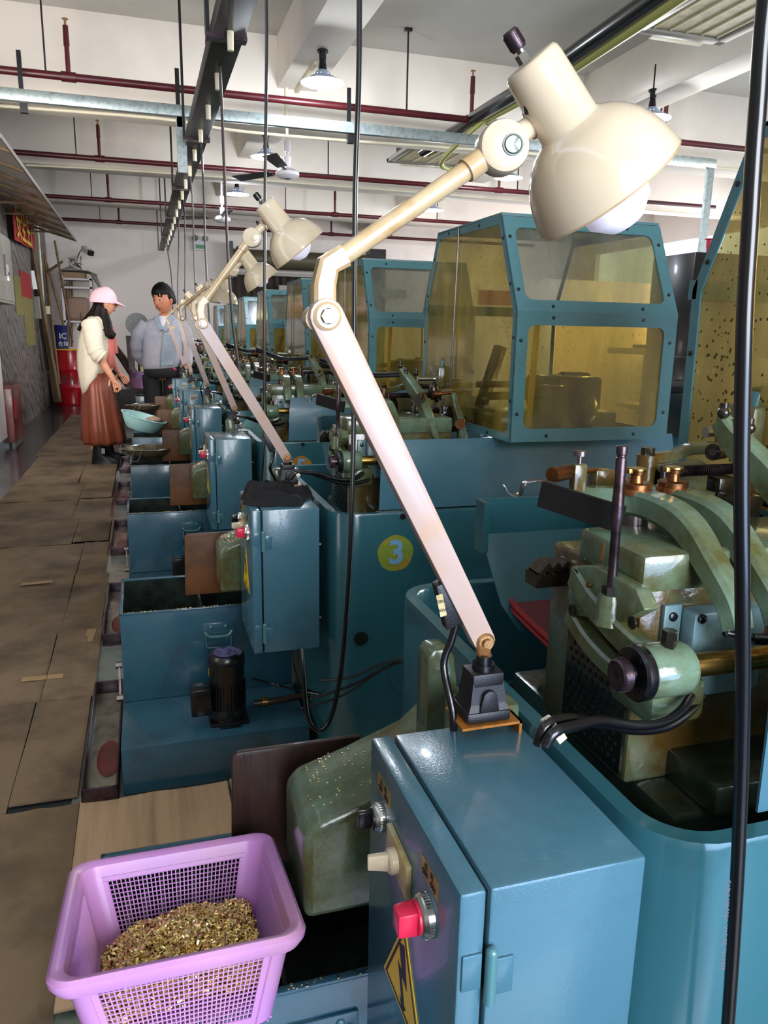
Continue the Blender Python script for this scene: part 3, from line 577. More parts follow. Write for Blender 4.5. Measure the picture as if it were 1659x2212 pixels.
# ---------------------------------------------------------------- cardboard on the floor
def sheet(x0, x1, y0, y1, z, rot, label, m=M_card):
    cx, cy = (x0 + x1) / 2, (y0 + y1) / 2; mb = MB(); n = 6; vs = []
    R = Matrix.Rotation(rot, 3, 'Z')
    for k, zz in enumerate((z, z + .005)):
        for j in range(n + 1):
            for i in range(n + 1):
                p = R @ V((x0 + (x1 - x0) * i / n - cx, y0 + (y1 - y0) * j / n - cy, 0))
                wv = .0025 * math.sin(i * 2.1 + j * 1.3 + rot * 40) * (0 if k == 0 else 1)
                vs.append((cx + p.x, cy + p.y, zz + wv + .002))
    q = (n + 1) ** 2; fs = []
    for j in range(n):
        for i in range(n):
            a = j * (n + 1) + i; fs += [(a, a + n + 1, a + n + 2, a + 1), (q + a, q + a + 1, q + a + n + 2, q + a + n + 1)]
    ed = [i for i in range(n + 1)] + [(j + 1) * (n + 1) + n for j in range(n)] + [n * (n + 1) + i for i in range(n - 1, -1, -1)] + [j * (n + 1) for j in range(n - 1, 0, -1)]
    for a, b in zip(ed, ed[1:] + ed[:1]): fs.append((a, b, q + b, q + a))
    mb.add(vs, fs)
    return tag(mb.build('cardboard_sheet', m), label, 'cardboard', 'cardboard sheets laid along the aisle')
rows = [(0.7, 1.98, 'in the bottom left corner'), (1.99, 2.66, 'level with the front of the nearest coolant tank'), (2.63, 3.27, 'beside the long drip tray'), (3.26, 4.12, 'under the taped seam'), (4.10, 4.72, 'level with the second drip tray'),
        (4.73, 5.38, 'level with the third drip tray'), (5.36, 6.02, 'just ahead of the first straight seam'), (6.03, 6.68, 'in front of the woman'), (6.66, 8.3, 'under the boots of the woman'), (8.3, 9.9, 'just behind the woman'), (9.9, 12.2, 'farthest up the aisle')]
for i, (y0, y1, l) in enumerate(rows):
    sp = [-.42, -.40, -.39, -.385, -.38, -.45, -.5, -.5, -.55, -.6, -.6][i]; dz = .004 * (i % 3); xr = [-.215, -.225, -.215, -.22, -.235, -.245, -.26, -.27, -.27, -.28, -.3][i]
    sheet(-1.06 + .02 * (i % 3), sp, y0, y1, dz, random.uniform(-.008, .008), 'dirty cardboard sheet on the aisle side %s' % l)
    sheet(sp + .004, xr, y0 + .03 * (i % 2), y1 + .03 * ((i + 1) % 2) - .02, dz + .003, random.uniform(-.006, .006), 'dirty cardboard sheet on the machine side %s' % l)
for i, (x, y, a, l) in enumerate(((-.55, 3.98, .1, 'pale strip of tape on the cardboard under the far seam'), (-.40, 2.82, .0, 'worn tape strip on the cardboard beside the long drip tray'), (-.26, 3.2, 1.5, 'short tape strip at the machine side edge of the cardboard'))):
    R = Matrix.Rotation(a, 3, 'Z'); mb = MB(); ps = [V((x, y, .018)) + R @ V((q, w_, 0)) for q, w_ in ((-.07, -.018), (.07, -.018), (.07, .018), (-.07, .018))]
    mb.add(ps + [p + V((0, 0, .001)) for p in ps], [(3, 2, 1, 0), (4, 5, 6, 7), (0, 1, 5, 4), (1, 2, 6, 5), (2, 3, 7, 6), (3, 0, 4, 7)])
    tag(mb.build('tape_strip', mat('tan tape', (150, 122, 84), .5)), l, 'tape')
sheet(-.215, .17, 1.30, 1.975, 0.012, .0, 'clean ribbed cardboard sheet lying behind the lilac basket', M_card2)['group'] = 'loose ribbed cardboard'
sheet(.178, .45, 1.30, 1.985, 0.010, .0, 'narrow cardboard piece right of the clean ribbed sheet', M_card2)['group'] = 'loose ribbed cardboard'

# ---------------------------------------------------------------- coolant tank (built where the second one stands)
TANKLAB = ['', 'dark teal coolant tank under the lilac basket at the bottom edge', 'long stepped coolant tank carrying the black pump, second from the camera', 'stepped coolant tank third from the camera, with splashed front', 'coolant tank with the round wire sieve on its rim', 'coolant tank with the tilted mint basin on top', 'coolant tank with the farther sieve, sixth from the camera', 'seventh coolant tank, in front of the man', 'coolant tank farthest down the row']
def build_tank():
    t = thing('coolant_tank', TANKLAB[2], 'coolant tank', (.16, 2.28, 0), 'coolant tanks along the aisle')
    x0, x1, w_ = -.100, .412, .006
    MB().box(-.106, .412, 1.999, 2.62, .006, .146, b=.003).build('tank_base', M_tank, t)
    zt, zb = .427, .148
    MB().box(x0, x1, 2.278, 2.278 + w_, zb, zt, b=.001).box(x0, x1, 2.614, 2.62, zb, zt).box(x0, x0 + w_, 2.284, 2.614, zb, zt).box(x1 - w_, x1, 2.284, 2.614, zb, zt).build('tank_wall', M_tank, t)
    MB().box(x0 + w_, x1 - w_, 2.284, 2.614, zb, .20).box(.135, .141, 2.284, 2.614, .2, .424).build('divider', M_dark, t)
    MB().box(x0 + w_, x0 + w_ + .002, 2.285, 2.613, .2, .425).box(x0 + w_, .135, 2.611, 2.613, .2, .425).box(.141, x1 - w_, 2.611, 2.613, .2, .425).build('oily_lining', M_dark, t)
    MB().box(x0 - .002, x1 + .002, 2.276, 2.288, .424, .430, b=.002).box(x0 - .002, x1 + .002, 2.610, 2.622, .424, .430, b=.002).box(x0 - .002, x0 + .008, 2.276, 2.622, .424, .430, b=.002).build('rim', M_tank, t)
    h = MB().box(.137, .232, 2.272, 2.278, .300, .378, b=.002).build('handle_plate', M_tank, t)
    MB().tube([(.145, 2.270, .345), (.145, 2.262, .352), (.160, 2.258, .340), (.209, 2.258, .340), (.224, 2.262, .352), (.224, 2.270, .345)], .0045).build('handle_bar', M_frame, h)
    MB().tube([(.147, 2.27, .335), (.148, 2.262, .31), (.155, 2.26, .303), (.214, 2.26, .303), (.221, 2.262, .31), (.222, 2.27, .335)], .003).build('handle_bail', M_tank, h)
    for a in (.162, .207): MB().ball((a, 2.2715, .366), .006, sc=(1, .6, 1)).build('rivet', M_frame, h)
    l = MB().obox((-.112, 2.275, .16), (-.112, 2.33, .255), .006, .014).build('link_arm', M_steel, t)
    for y, z in ((2.275, .165), (2.325, .25)): MB().hexa((-.104, y, z), (-.122, y, z), .011).build('bolt', M_steel, l)
    s = MB()
    for i in range(90): s.box(*(lambda a, b: (a, a + .002, b, b + .0015))(random.uniform(x0, .40), random.uniform(2.276, 2.286)), .4302, .4315)
    for i in range(60): s.box(*(lambda a, b: (a, a + .002, b, b + .0015))(random.uniform(.15, .40), random.uniform(2.29, 2.60)), .2, .2015)
    c = s.build('metal_chips', M_bits, t, smooth=False, kind='stuff')
    return t
tank = build_tank()
# black pump motor
PUMPLAB = 'black finned pump motor on the step of the second coolant tank'
pm = thing('pump_motor', PUMPLAB, 'pump', (.192, 2.1, .148), 'black coolant pump motors')
cx, cy = .190, 2.105
MB().box(cx - .055, cx + .055, cy - .055, cy + .055, .147, .158, b=.004).box(cx - .03, cx + .03, cy - .07, cy - .05, .147, .165, b=.003).build('mount_foot', M_black, pm)
MB().lathe((cx, cy, .155), (0, 0, 1), [(0, .052), (.02, .052), (.03, .047), (.11, .047), (.12, .050), (.155, .050), (.165, .053), (.185, .052), (.195, .045), (.197, 0)], n=36).build('motor_body', M_black, pm)
MB().lathe((cx, cy, .3515), (0, 0, 1), [(0, .036), (.002, .036), (.002, .026), (.0005, .02), (.002, .015), (.002, .0)], n=24).build('top_cap', mat('scuffed violet grey cap', (96, 94, 140), .25, c2=(20, 20, 26), sc=60, amt=.6), pm)
fb = MB()
for i in range(36):
    a = 2 * PI * i / 36; d = V((math.cos(a), math.sin(a), 0)); fb.obox(V((cx, cy, .188)) + d * .049, V((cx, cy, .262)) + d * .049, .0022, .009, up=d)
fb.build('cooling_fins', M_black, pm)
MB().box(cx - .105, cx - .048, cy - .045, cy + .012, .18, .262, b=.005).build('terminal_box', M_black, pm)
MB().box(cx - .0525, cx - .05, cy - .012, cy + .002, .288, .306).build('name_plate', M_goldpl, pm)
o = tag(MB().tube([(0.2650, 2.1000, 0.1820), (0.3360, 2.1000, 0.1830), (0.4170, 2.1200, 0.1780), (0.4910, 2.1600, 0.1590)], .0105, n=12).build('rubber_hose', mat('brown rubber', (52, 40, 32), .3)), 'brown rubber hose running right from the black pump motor', 'hose')
o = tag(MB().cyl((0.2900, 2.1000, 0.1830), (0.3060, 2.1000, 0.1830), .0135).cyl((0.2960, 2.1000, 0.1840), V((0.2960, 2.1000, 0.1840)) + V((0, 0, .022)), .004).build('hose_clamp', M_brass), 'brass clamp on the brown hose by the black pump', 'clamp')
# wooden board standing on the tanks
BL = ['', 'dark oil soaked board standing behind the green cover beside the lilac basket', 'brown board with worn corner standing beside the second green cover', 'brown board standing beside the third green cover', 'reddish board standing beside the fourth green cover', 'small brown board behind the mint basin', 'small brown board beside the sixth cabinet', 'small brown board in front of the man', 'last small board far down the row']
def board():
    mb = MB().prism([(.095, .432), (.100, .625), (.108, .632), (.30, .632), (.30, .432)], 'y', 1.062, 1.072, b=.0015)
    return mb
b1 = tag(board().build('wooden_board', M_wood), BL[1], 'board', 'wooden boards standing on the tanks')
# ---------------------------------------------------------------- drip tray (third one first)
def drip():
    t = thing('drip_tray', 'steel drip tray on the floor beside the third tank', 'tray', (-.155, 3.4, 0), 'drip trays on the floor')
    MB().box(-.206, -.112, 3.09, 3.77, .004, .012).build('tray_floor', mat('rust stained tray', (112, 106, 90), .25, c2=(40, 26, 22), sc=12, amt=.6, coat=.4), t)
    MB().box(-.206, -.200, 3.09, 3.77, .004, .058, b=.002).box(-.118, -.112, 3.09, 3.77, .004, .058, b=.002).box(-.206, -.112, 3.09, 3.096, .004, .058, b=.002).box(-.206, -.112, 3.764, 3.77, .004, .058, b=.002).build('tray_wall', M_dsteel, t)
    MB().ball((-.145, 3.32, .013), .035, sc=(1, 3, .05)).build('residue', M_redtray, t)
    return t
dt = drip()
DTL = ['grey drip tray in front of the second tank at the cardboard edge', '', 'drip tray with rusty residue beside the fourth tank', 'drip tray beside the fifth tank', 'drip tray beside the sixth tank by the boots', 'small distant drip tray beside the seventh tank']
for i, yy in ((0, 1.97 - 3.09 + .0), (2, PER), (3, 2 * PER), (4, 3 * PER), (5, 4 * PER)): dup(dt, (-.005 if i == 0 else -.008 * i, yy, 0), DTL[i])
dt['label'] = 'steel drip tray with reddish stain beside the third tank'

# ---------------------------------------------------------------- control cabinet (first one)
def cabinet():
    t = thing('control_cabinet', 'x', 'cabinet', (.305, .60, .45), 'teal control cabinets')
    MB().box(.2445, .3890, .478, .730, .445, .822, b=.003).build('cabinet_body', M_paint, t)
    MB().box(.2415, .2450, .484, .724, .450, .816).build('door_gasket', M_black, t)
    d = MB().box(.2180, .2410, .478, .730, .445, .822, b=.003).build('door', M_paint, t)
    x = .2178
    def knob(yz, m, r, name, red=False):
        y, z = yz
        k = MB().lathe((x, y, z), (-1, 0, 0), [(0, r), (.006, r * 1.02), (.007, r * .98), (.0095, r * .92), (.011, r * .80), (.011, 0)], n=40).build(name, M_chrome, t)
        kn = MB()
        for i in range(40):
            a = 2 * PI * i / 40; dd = V((0, math.cos(a), math.sin(a))); kn.obox(V((x - .0005, y, z)) + dd * r * 1.0, V((x - .0060, y, z)) + dd * r * 1.0, .0009, .0012, up=dd)
        kn.build('knurled_ring', M_chrome, k)
        MB().lathe((x - .009, y, z), (-1, 0, 0), [(0, r * .80), (.004, r * .80), (.005, r * .70), (.005, 0)], n=28).build('knob_base', m, k)
        if red: MB().obox((x - .013, y, z), (x - .031, y, z), r * 1.05, r * 1.30, b=.002, w2=r * .95, h2=r * 1.2).build('knob_grip', m, k)
        else: MB().obox((x - .013, y, z), (x - .027, y, z), r * .42, r * 1.30, b=.0015).build('knob_grip', m, k)
        return k
    knob((.682, .757), M_black, .0150, 'selector_switch')
    k = knob((.542, .752), M_redpl, .0185, 'power_switch', True)
    p = MB().prism([(.650, .772), (.650, .737), (.588, .731), (.588, .766)], 'x', x - .006, x, b=.001).build('rotary_switch', M_creampl, t)
    c = V((x - .006, .620, .751))
    MB().lathe(c, (-1, 0, 0), [(0, .013), (.006, .013), (.008, .011), (.008, 0)], n=24).build('dial', M_cream, p)
    MB().obox(c - V((.006, 0, .000)), c - V((.027, -.004, .0)), .0075, .019, b=.0015, w2=.006, h2=.015).build('handle', M_cream, p)
    for (y, z), s1 in (((.678, .790), 'OFF   ON'), ((.543, .790), 'OFF   ON')):
        l = MB().box(x - .0008, x, y - .021, y + .021, z - .009, z + .009).build('label_plate', M_goldpl, t)
        text('lettering', s1, (x - .0012, y, z - .0035), (PI / 2, 0, -PI / 2), .0075, M_ink, l)
        text('lettering', '关    开', (x - .0012, y, z + .0042), (PI / 2, 0, -PI / 2), .0070, M_ink, l)
    # warning triangle
    T = [(.603, .693), (.664, .586), (.542, .586)]
    w_ = MB().prism(T, 'x', x - .0008, x).build('warning_sign', M_yel, t)
    cc = (.603, .6217); i1 = [(cc[0] + (a - cc[0]) * .90, cc[1] + (b - cc[1]) * .90) for a, b in T]; i2 = [(cc[0] + (a - cc[0]) * .80, cc[1] + (b - cc[1]) * .80) for a, b in T]
    fr = MB(); fr.add([(x - .0011, a, b) for a, b in i1 + i2], [(0, 1, 4, 3), (1, 2, 5, 4), (2, 0, 3, 5)]); fr.build('triangle_border', M_ink, w_)
    MB().prism([(.600, .668), (.616, .660), (.606, .634), (.618, .637), (.604, .600), (.610, .602), (.602, .590), (.592, .600), (.597, .602), (.606, .629), (.590, .625)], 'x', x - .0012, x - .0007).build('lightning_symbol', M_ink, w_)
    for z in (.748, .505):
        h = MB().box(.2215, .2390, .4755, .479, z - .017, z + .017, b=.0012).box(.2490, .2680, .4755, .479, z - .027, z + .008, b=.0012).build('hinge', M_paint, t)
        MB().cyl((.2460, .4735, z - .030), (.2460, .4735, z + .018), .0052, n=16).ball((.2460, .4735, z + .018), .0054, n=12).build('hinge_pin', M_frame, h)
    MB().cyl((.389, .50, .72), (.398, .50, .72), .004).cyl((.389, .50, .52), (.398, .50, .52), .004).build('mounting_stud', M_steel, t)
    return t
CABLAB = ['', 'pale blue lit teal control cabinet nearest the camera with red and black knobs', 'teal control cabinet with a crumpled black cloth on top, second in the row', 'teal control cabinet third in the row, with a lamp socket reflected on its lid', 'teal control cabinet fourth in the row', 'control cabinet with a white ventilator plate, fifth in the row', 'control cabinet with a white ventilator plate, sixth in the row', 'seventh control cabinet in front of the man', 'farthest control cabinet of the row']
cab1 = cabinet(); cab1['label'] = CABLAB[1]

# ---------------------------------------------------------------- the lathe itself (first one)
LATLAB = ['', 'green cam lathe nearest the camera, seen at right with curved rocker arms and brass tube', 'green cam lathe second in the row with the wrinkled green number 3 sticker', 'green cam lathe third in the row with the orange number 5 sticker', 'cam lathe fourth in the row', 'cam lathe fifth in the row', 'cam lathe sixth in the row', 'cam lathe seventh in the row beside the man', 'cam lathe at the far end of the row']
def rrect(x0, x1, y0, y1, r, z, n=8):
    out = []
    for cx, cy, a0 in ((x1 - r, y1 - r, 0), (x0 + r, y1 - r, PI / 2), (x0 + r, y0 + r, PI), (x1 - r, y0 + r, 1.5 * PI)):
        for i in range(n + 1): a = a0 + PI / 2 * i / n; out.append(V((cx + r * math.cos(a), cy + r * math.sin(a), z)))
    return out
def lathe_machine():
    t = thing('cam_lathe', LATLAB[1], 'lathe', (.9, .9, 0), 'green cam lathes in a row')
    X0, X1, Y0, Y1 = .418, 1.50, .492, 1.27
    tb = MB(); tb.loft([rrect(X0, X1, Y0, Y1, .075, 0.02), rrect(X0, X1, Y0, Y1, .075, .797), rrect(X0 + .002, X1 - .002, Y0 + .002, Y1 - .002, .074, .804), rrect(X0 + .022, X1 - .022, Y0 + .020, Y1 - .022, .055, .804), rrect(X0 + .024, X1 - .024, Y0 + .022, Y1 - .024, .054, .80), rrect(X0 + .024, X1 - .024, Y0 + .022, Y1 - .024, .054, .60)])
    tub = tb.build('base_tub', M_tub, t)
    MB().box(X0 + .05, X1 - .05, Y0 + .05, Y1 - .05, .601, .606).build('sump_floor', M_dark, tub)
    MB().hexa((.601, .492, .795), (.601, .484, .795), .008).build('bolt', M_black, tub)
    MB().cyl((.494, .4935, .47), (.494, .489, .47), .019, n=24).build('cable_hole', M_ink, tub)
    cv = MB().lathe((.655, .4925, .36), (0, -1, 0), [(0, .078), (.004, .078), (.007, .070), (.007, 0)], n=36).build('round_cover', M_tub, t)
    hk = MB()
    for i in range(6):
        a = i * PI / 3; hk.ball((.66 + .018 * math.cos(a), .478, .35 + .018 * math.sin(a)), .013)
    hk.cyl((.66, .486, .35), (.66, .468, .35), .022); hk.build('star_knob', M_blackpl, cv)
    # front guard standing on the tub rim
    g = [(.522, .806), (.530, .92), (.548, .984)]
    gb = MB(); th = .003
    gb.add([(x, y + k * th, z) for k in (0, 1) for y, z in g for x in ((.547 if z < .9 else .553 if z < .95 else .562), 1.44)], [(0, 1, 3, 2), (2, 3, 5, 4), (6, 8, 9, 7), (8, 10, 11, 9), (0, 2, 8, 6), (2, 4, 10, 8), (4, 5, 11, 10), (1, 7, 9, 3), (3, 9, 11, 5), (0, 6, 7, 1)])
    gb.build('front_guard', M_paint, t)
    # splash panel behind the head
    sp = MB(); prof = [(1.150, .985), (1.148, .925), (1.06, .83), (1.02, .80)]
    x0s = [.530, .530, .532, .545]
    vs = []
    for k in (0, 1):
        for (y, z), xa in zip(prof, x0s): vs += [(xa, y + k * .004, z), (1.10, y + k * .004, z)]
    sp.add(vs, [(0, 1, 3, 2), (2, 3, 5, 4), (4, 5, 7, 6), (8, 10, 11, 9), (10, 12, 13, 11), (12, 14, 15, 13), (0, 8, 9, 1), (0, 2, 10, 8), (2, 4, 12, 10), (4, 6, 14, 12)])
    sp.box(.521, .531, 1.12, 1.153, .90, .985)
    sp.build('splash_panel', M_tub, t)
    # red rimmed tray
    rt = [(.545, 1.035), (.560, 1.078), (.585, 1.092), (.80, 1.092), (.80, .84), (.527, .852)]
    r = MB().prism(rt, 'z', .826, .832).build('parts_tray', M_redtray, t)
    MB().tube([(.527, .852, .834), (.545, 1.035, .834), (.560, 1.078, .834), (.585, 1.092, .834), (.70, 1.095, .834)], .0045, sm=3).tube([(.527, .852, .824), (.545, 1.035, .824), (.560, 1.078, .824), (.585, 1.092, .824), (.70, 1.095, .824)], .004, sm=3).build('tray_rim', M_red if False else mat('bright red tray edge', (150, 22, 26), .3) if 'bright red tray edge' not in MATS else MATS['bright red tray edge'], r)
    # bed casting
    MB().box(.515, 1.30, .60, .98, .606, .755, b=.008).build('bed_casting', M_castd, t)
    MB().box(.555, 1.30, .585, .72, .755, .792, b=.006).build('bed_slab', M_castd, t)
    # head body
    hb = MB().box(.500, .80, .667, .86, .755, .992, b=.006).build('head_body', M_cast, t)
    MB().box(.494, .80, .660, .79, .985, 1.028, b=.007).build('slide_cap', M_castg, t)
    MB().box(.4935, .500, .735, .742, 1.0, 1.022).build('sight_slot', M_rust, t)
    rk = MB()
    for i in range(5): rk.obox((.46 + .013 * i, .83, .962), (.473 + .013 * i, .83, .975), .03, .006)
    rk.box(.455, .53, .815, .845, .945, .962); rk.build('rack', M_oilmach, t)
    # perforated plate on the left face
    pp = MB().box(.4955, .4995, .672, .800, .765, .895).build('vent_plate', M_oilmach, t)
    hl = MB()
    for i in range(9):
        for j in range(11): hl.cyl((.4953, .684 + .0125 * i + (.006 if j % 2 else 0), .777 + .0105 * j), (.4945, .684 + .0125 * i + (.006 if j % 2 else 0), .777 + .0105 * j), .0034, n=6)
    hl.build('vent_hole', M_ink, pp, kind='stuff')
    # motor cover boxes on the front face
    MB().box(.526, .548, .6600, .667, .878, .970, b=.001).build('cover_strip', M_bluepl, t)
    MB().box(.549, .645, .640, .667, .868, .966, b=.004).build('side_cover', M_bluepl, t)
    for x, z in ((.537, .957), (.558, .960), (.592, .942)): MB().lathe((x, .660 if x < .55 else .640, z), (0, -1, 0), [(0, .0055), (.002, .005), (.003, .003), (.003, 0)], n=16).build('screw', M_black, t)
    # bracket casting from the left face to the brass boss
    br = MB().prism([(0.7730, 0.9860), (0.7230, 1.0010), (0.6440, 0.9990), (0.6260, 0.9820), (0.6640, 0.9550), (0.7070, 0.9420), (0.7610, 0.9270), (0.7740, 0.9460)], 'x', .474, .494, b=.004).build('swing_bracket', M_castg, t)
    MB().sweep([(.482, .765, .975), (.480, .72, .955), (.484, .66, .935), (.500, .612, .92)], .022, .030, (1, 0, 0)).sweep([(.482, .77, .925), (.480, .72, .905), (.484, .66, .895), (.505, .615, .90)], .020, .022, (1, 0, 0)).build('bracket_rib', M_castg, br)
    for px in ((0.4730, 0.7570, 0.9800), (0.4730, 0.7580, 0.9350), (0.4730, 0.6420, 0.9630)): MB().lathe(px, (-1, 0, 0), [(0, .007), (.0015, .007), (.0015, .0045), (.0005, .0045), (.0005, 0)], n=16).build('cap_screw', M_black, br)
    MB().cyl((0.4720, 0.7230, 0.9780), V((0.4720, 0.7230, 0.9780)) - V((.004, 0, 0)), .003).build('dowel', M_brass, br)
    # rod socket and tall rod
    sk = MB().lathe((.476, .688, .945), (0, 0, 1), [(0, .017), (.006, .0155), (.028, .0145), (.034, .012)], n=20, close=True).build('rod_socket', M_castg, t)
    rd = MB().lathe((.476, .688, .979), (.006, .012, .161), [(0, .0052), (.075, .0052), (.077, .0062), (.107, .0064), (.109, .0060), (.148, .0060), (.149, .0050), (.151, .0050), (.152, .0062), (.160, .0062), (.1612, .0052)], n=18, close=True).build('tall_rod', M_dsteel, t)
    MB().hexa((.476, .688, .977), (.477, .689, .987), .0105).build('lock_nut', M_black, rd)
    # brass tube boss with black flange and knurled knob, axis along the machine
    bx, by, bz = .467, .612, .922
    MB().lathe((bx, by, bz), (1, 0, 0), [(0, .026), (.003, .028), (.045, .028), (.052, .024), (.052, 0)], n=40).build('tube_boss', M_castg, t)
    fl = MB().lathe((bx + .001, by, bz), (-1, 0, 0), [(0, .0275), (.002, .0290), (.010, .0290), (.013, .0265), (.013, .010), (.020, .009), (.020, 0)], n=40).build('flange_disc', M_black, t)
    MB().lathe((bx - .018, by, bz), (-1, 0, 0), [(0, .012), (.001, .0165), (.010, .0165), (.012, .0145), (.012, .008), (.011, .006), (.012, 0)], n=36).build('knurled_knob', M_dsteel, fl)
    kn = MB()
    for i in range(44): a = 2 * PI * i / 44; e = V((0, math.cos(a), math.sin(a))); c = V((bx - .018, by, bz)) + e * .0166; kn.obox(c - V((.0015, 0, 0)), c - V((.0095, 0, 0)), .001, .0012, up=e)
    kn.build('knob_knurling', M_dsteel, fl)
    for i in range(4):
        a = i * PI / 2 + .6; p = V((bx - .012, by + .021 * math.cos(a), bz + .021 * math.sin(a))); MB().lathe(p, (-1, 0, 0), [(0, .003), (.001, .003), (.001, .0015), (0, .0015), (0, 0)], n=10).build('flange_screw', M_black, fl)
    MB().hexa((bx + .026, by - .004, bz + .026), (bx + .026, by - .004, bz + .044), .0075).build('grub_bolt', M_oilmach, t)
    MB().cyl((bx + .05, by, bz), (1.42, by, bz), .0125, n=24).build('bar_tube', M_brass, t)
    MB().box(.49, .56, .62, .70, .85, .90, b=.01).build('boss_arm', M_castg, t)
    # rocker arms reaching to the front
    for dx, nm in ((0, 0), (.053, 1)):
        a = MB().sweep([(.530 + dx, .835, 1.052), (.568 + dx, .790, 1.056), (.572 + dx, .735, 1.056), (.570 + dx, .690, 1.046), (.566 + dx, .645, 1.018), (.562 + dx, .606, .990), (.560 + dx, .590, .966)], .035, .031, (1, .25, 0), ws=lambda q: 1.0 - .42 * max(0, q - .45)).build('rocker_arm', M_castg, t)
        MB().lathe((.568 + dx, .790, 1.066), (0, 0, 1), [(0, .0215), (.006, .020), (.007, .0195), (.007, .0185), (.013, .0185), (.014, .017), (.014, 0)], n=32).build('hub_ring', M_copper, a)
        MB().lathe((.568 + dx, .790, 1.080), (0, 0, 1), [(0, .008), (.009, .007), (.010, .0095), (.014, .0100), (.015, 0)], n=20).build('oil_cup', M_copper, a)
        MB().cyl((.568 + dx, .790, 1.095), (.568 + dx, .790, 1.0975), .0108, n=20).box(.554 + dx, .562 + dx, .786, .794, 1.091, 1.0975, b=.001).build('oil_cup_lid', M_brass, a)
        MB().cyl((.568 + dx, .790, 1.028), (.568 + dx, .790, 1.042), .018).build('hub_bearing', M_steel, a)
        MB().cyl((.556 + dx, .600, .960), (.585 + dx, .588, .955), .0035).cyl((.580 + dx, .590, .955), (.592 + dx, .585, .955), .006).build('adjusting_screw', M_black, a)
    # black slotted bar, hook and adjusters at upper left
    bb = MB().obox((0.4440, 0.8000, 1.0690), (0.5010, 0.7150, 1.0540), .006, .031).build('slide_bar', M_bar, t)
    MB().box(.55, .60, .80, .86, 1.040, 1.058, b=.004).build('top_slide', M_cast, t)
    hkp = [(0.4160, 0.8400, 1.0720), (0.4200, 0.8400, 1.0650), (0.4280, 0.8400, 1.0600), (0.4370, 0.8400, 1.0610), (0.4360, 0.8300, 1.0730), (0.4410, 0.8300, 1.0780), (0.4580, 0.8300, 1.0790), (0.4780, 0.8200, 1.0780)]
    MB().sweep(hkp, .012, .0018, (.25, 1, 0), sm=4).lathe((0.4590, 0.8300, 1.0780), (0, 0, 1), [(-.001, .005), (-.001, .0095), (.0015, .0095), (.0015, .005)], n=20).build('wire_hook', M_steel, t)
    MB().cyl((0.4690, 0.8200, 1.0870), (0.4950, 0.8300, 1.0880), .0095, n=28).cyl((0.4950, 0.8300, 1.0880), (0.5570, 0.8600, 1.0830), .0036).build('knurled_screw', M_copper, t)
    q = V((0.5120, 0.8300, 1.0800)); bk = MB().box(q.x - .009, q.x + .009, q.y - .006, q.y + .008, q.z - .020, q.z + .018, b=.0025).build('screw_block', M_cast, t)
    MB().cyl(q + V((0, 0, .016)), q + V((0, 0, .030)), .003).cyl(q + V((0, 0, .028)), q + V((0, 0, .034)), .0085, n=24).build('thumb_screw', M_steel, bk)
    q = V((0.5650, 0.8600, 1.0740)); MB().box(q.x - .014, q.x + .014, q.y - .010, q.y + .012, q.z - .014, q.z + .010, b=.002).build('tool_clamp', M_cast, t)
    q = V((0.5940, 0.8500, 1.0690)); MB().box(q.x - .012, q.x + .012, q.y - .006, q.y + .008, q.z - .012, q.z + .006, b=.001).cyl(q + V((-.008, 0, .004)), q + V((-.008, 0, .014)), .006).build('tool_block', M_steel, t)
    # bolted post with long lever, knurled knob and spring rod
    q = V((0.6760, 0.9200, 1.0530)); z1 = V((0.6720, 0.9200, 1.0850)).z
    MB().cyl(q - V((0, 0, .03)), (q.x, q.y, z1 - .006), .0125).cyl((q.x, q.y, z1 - .010), (q.x, q.y, z1 + .006), .0150).build('lever_post', M_cast, t)
    MB().hexa((q.x, q.y, z1 + .006), (q.x, q.y, z1 + .016), .0095).build('post_bolt', M_oilmach, t)
    MB().sweep([V((q.x + .008, q.y, z1)), (0.7160, 0.9200, 1.0880), (0.7460, 0.9200, 1.0970), (0.8020, 0.9200, 1.0990), (0.8770, 0.9300, 1.1030)], .016, .016, (0, 1, 0)).build('long_lever', M_cast, t)
    MB().cyl((0.7350, 0.8600, 1.1020), (0.7590, 0.8700, 1.1020), .0115, n=28).cyl((0.7590, 0.8700, 1.1020), (0.8040, 0.8800, 1.0980), .0070).cyl((0.7340, 0.8580, 1.1030), (0.7310, 0.8550, 1.1030), .005).build('knurled_knob', M_oilmach, t)
    sr = MB(); a = V((0.6860, 0.8900, 1.0710)); b = V((0.8220, 0.9000, 1.0700)); sr.cyl(a, b, .0055)
    for i in range(36): c = a.lerp(b, i / 36); sr.cyl(c, c + (b - a) * .014, .0078, n=14)
    sr.build('spring_rod', M_dsteel, t)
    MB().cyl((0.6840, 0.8900, 1.0510), (0.6820, 0.8900, 1.0790), .0048).build('spring_post', M_dsteel, t)
    q = V((0.8290, 0.9000, 1.0840)); MB().ball(q, .022, sc=(.8, .8, 1.3)).cyl(q, q + V((.02, 0, -.03)), .012).build('spring_clevis', M_oilmach, t)
    a = V((0.8710, 1.0000, 0.9920)); MB().lathe(a, (1, .0, 0), [(0, .0), (0, .040), (.012, .046), (.16, .046), (.16, 0)], n=36).build('collet_drum', mat('brown oily drum', (92, 70, 50), .25, .3, c2=(56, 66, 48), sc=6, amt=.5, coat=.5) if 'brown oily drum' not in MATS else MATS['brown oily drum'], t)
    MB().box(.72, .86, .90, 1.10, .755, .96, b=.01).build('spindle_block', M_cast, t)
    # parts beside the guard, taken from the clear view of the second machine
    def Q(p): return V(p)
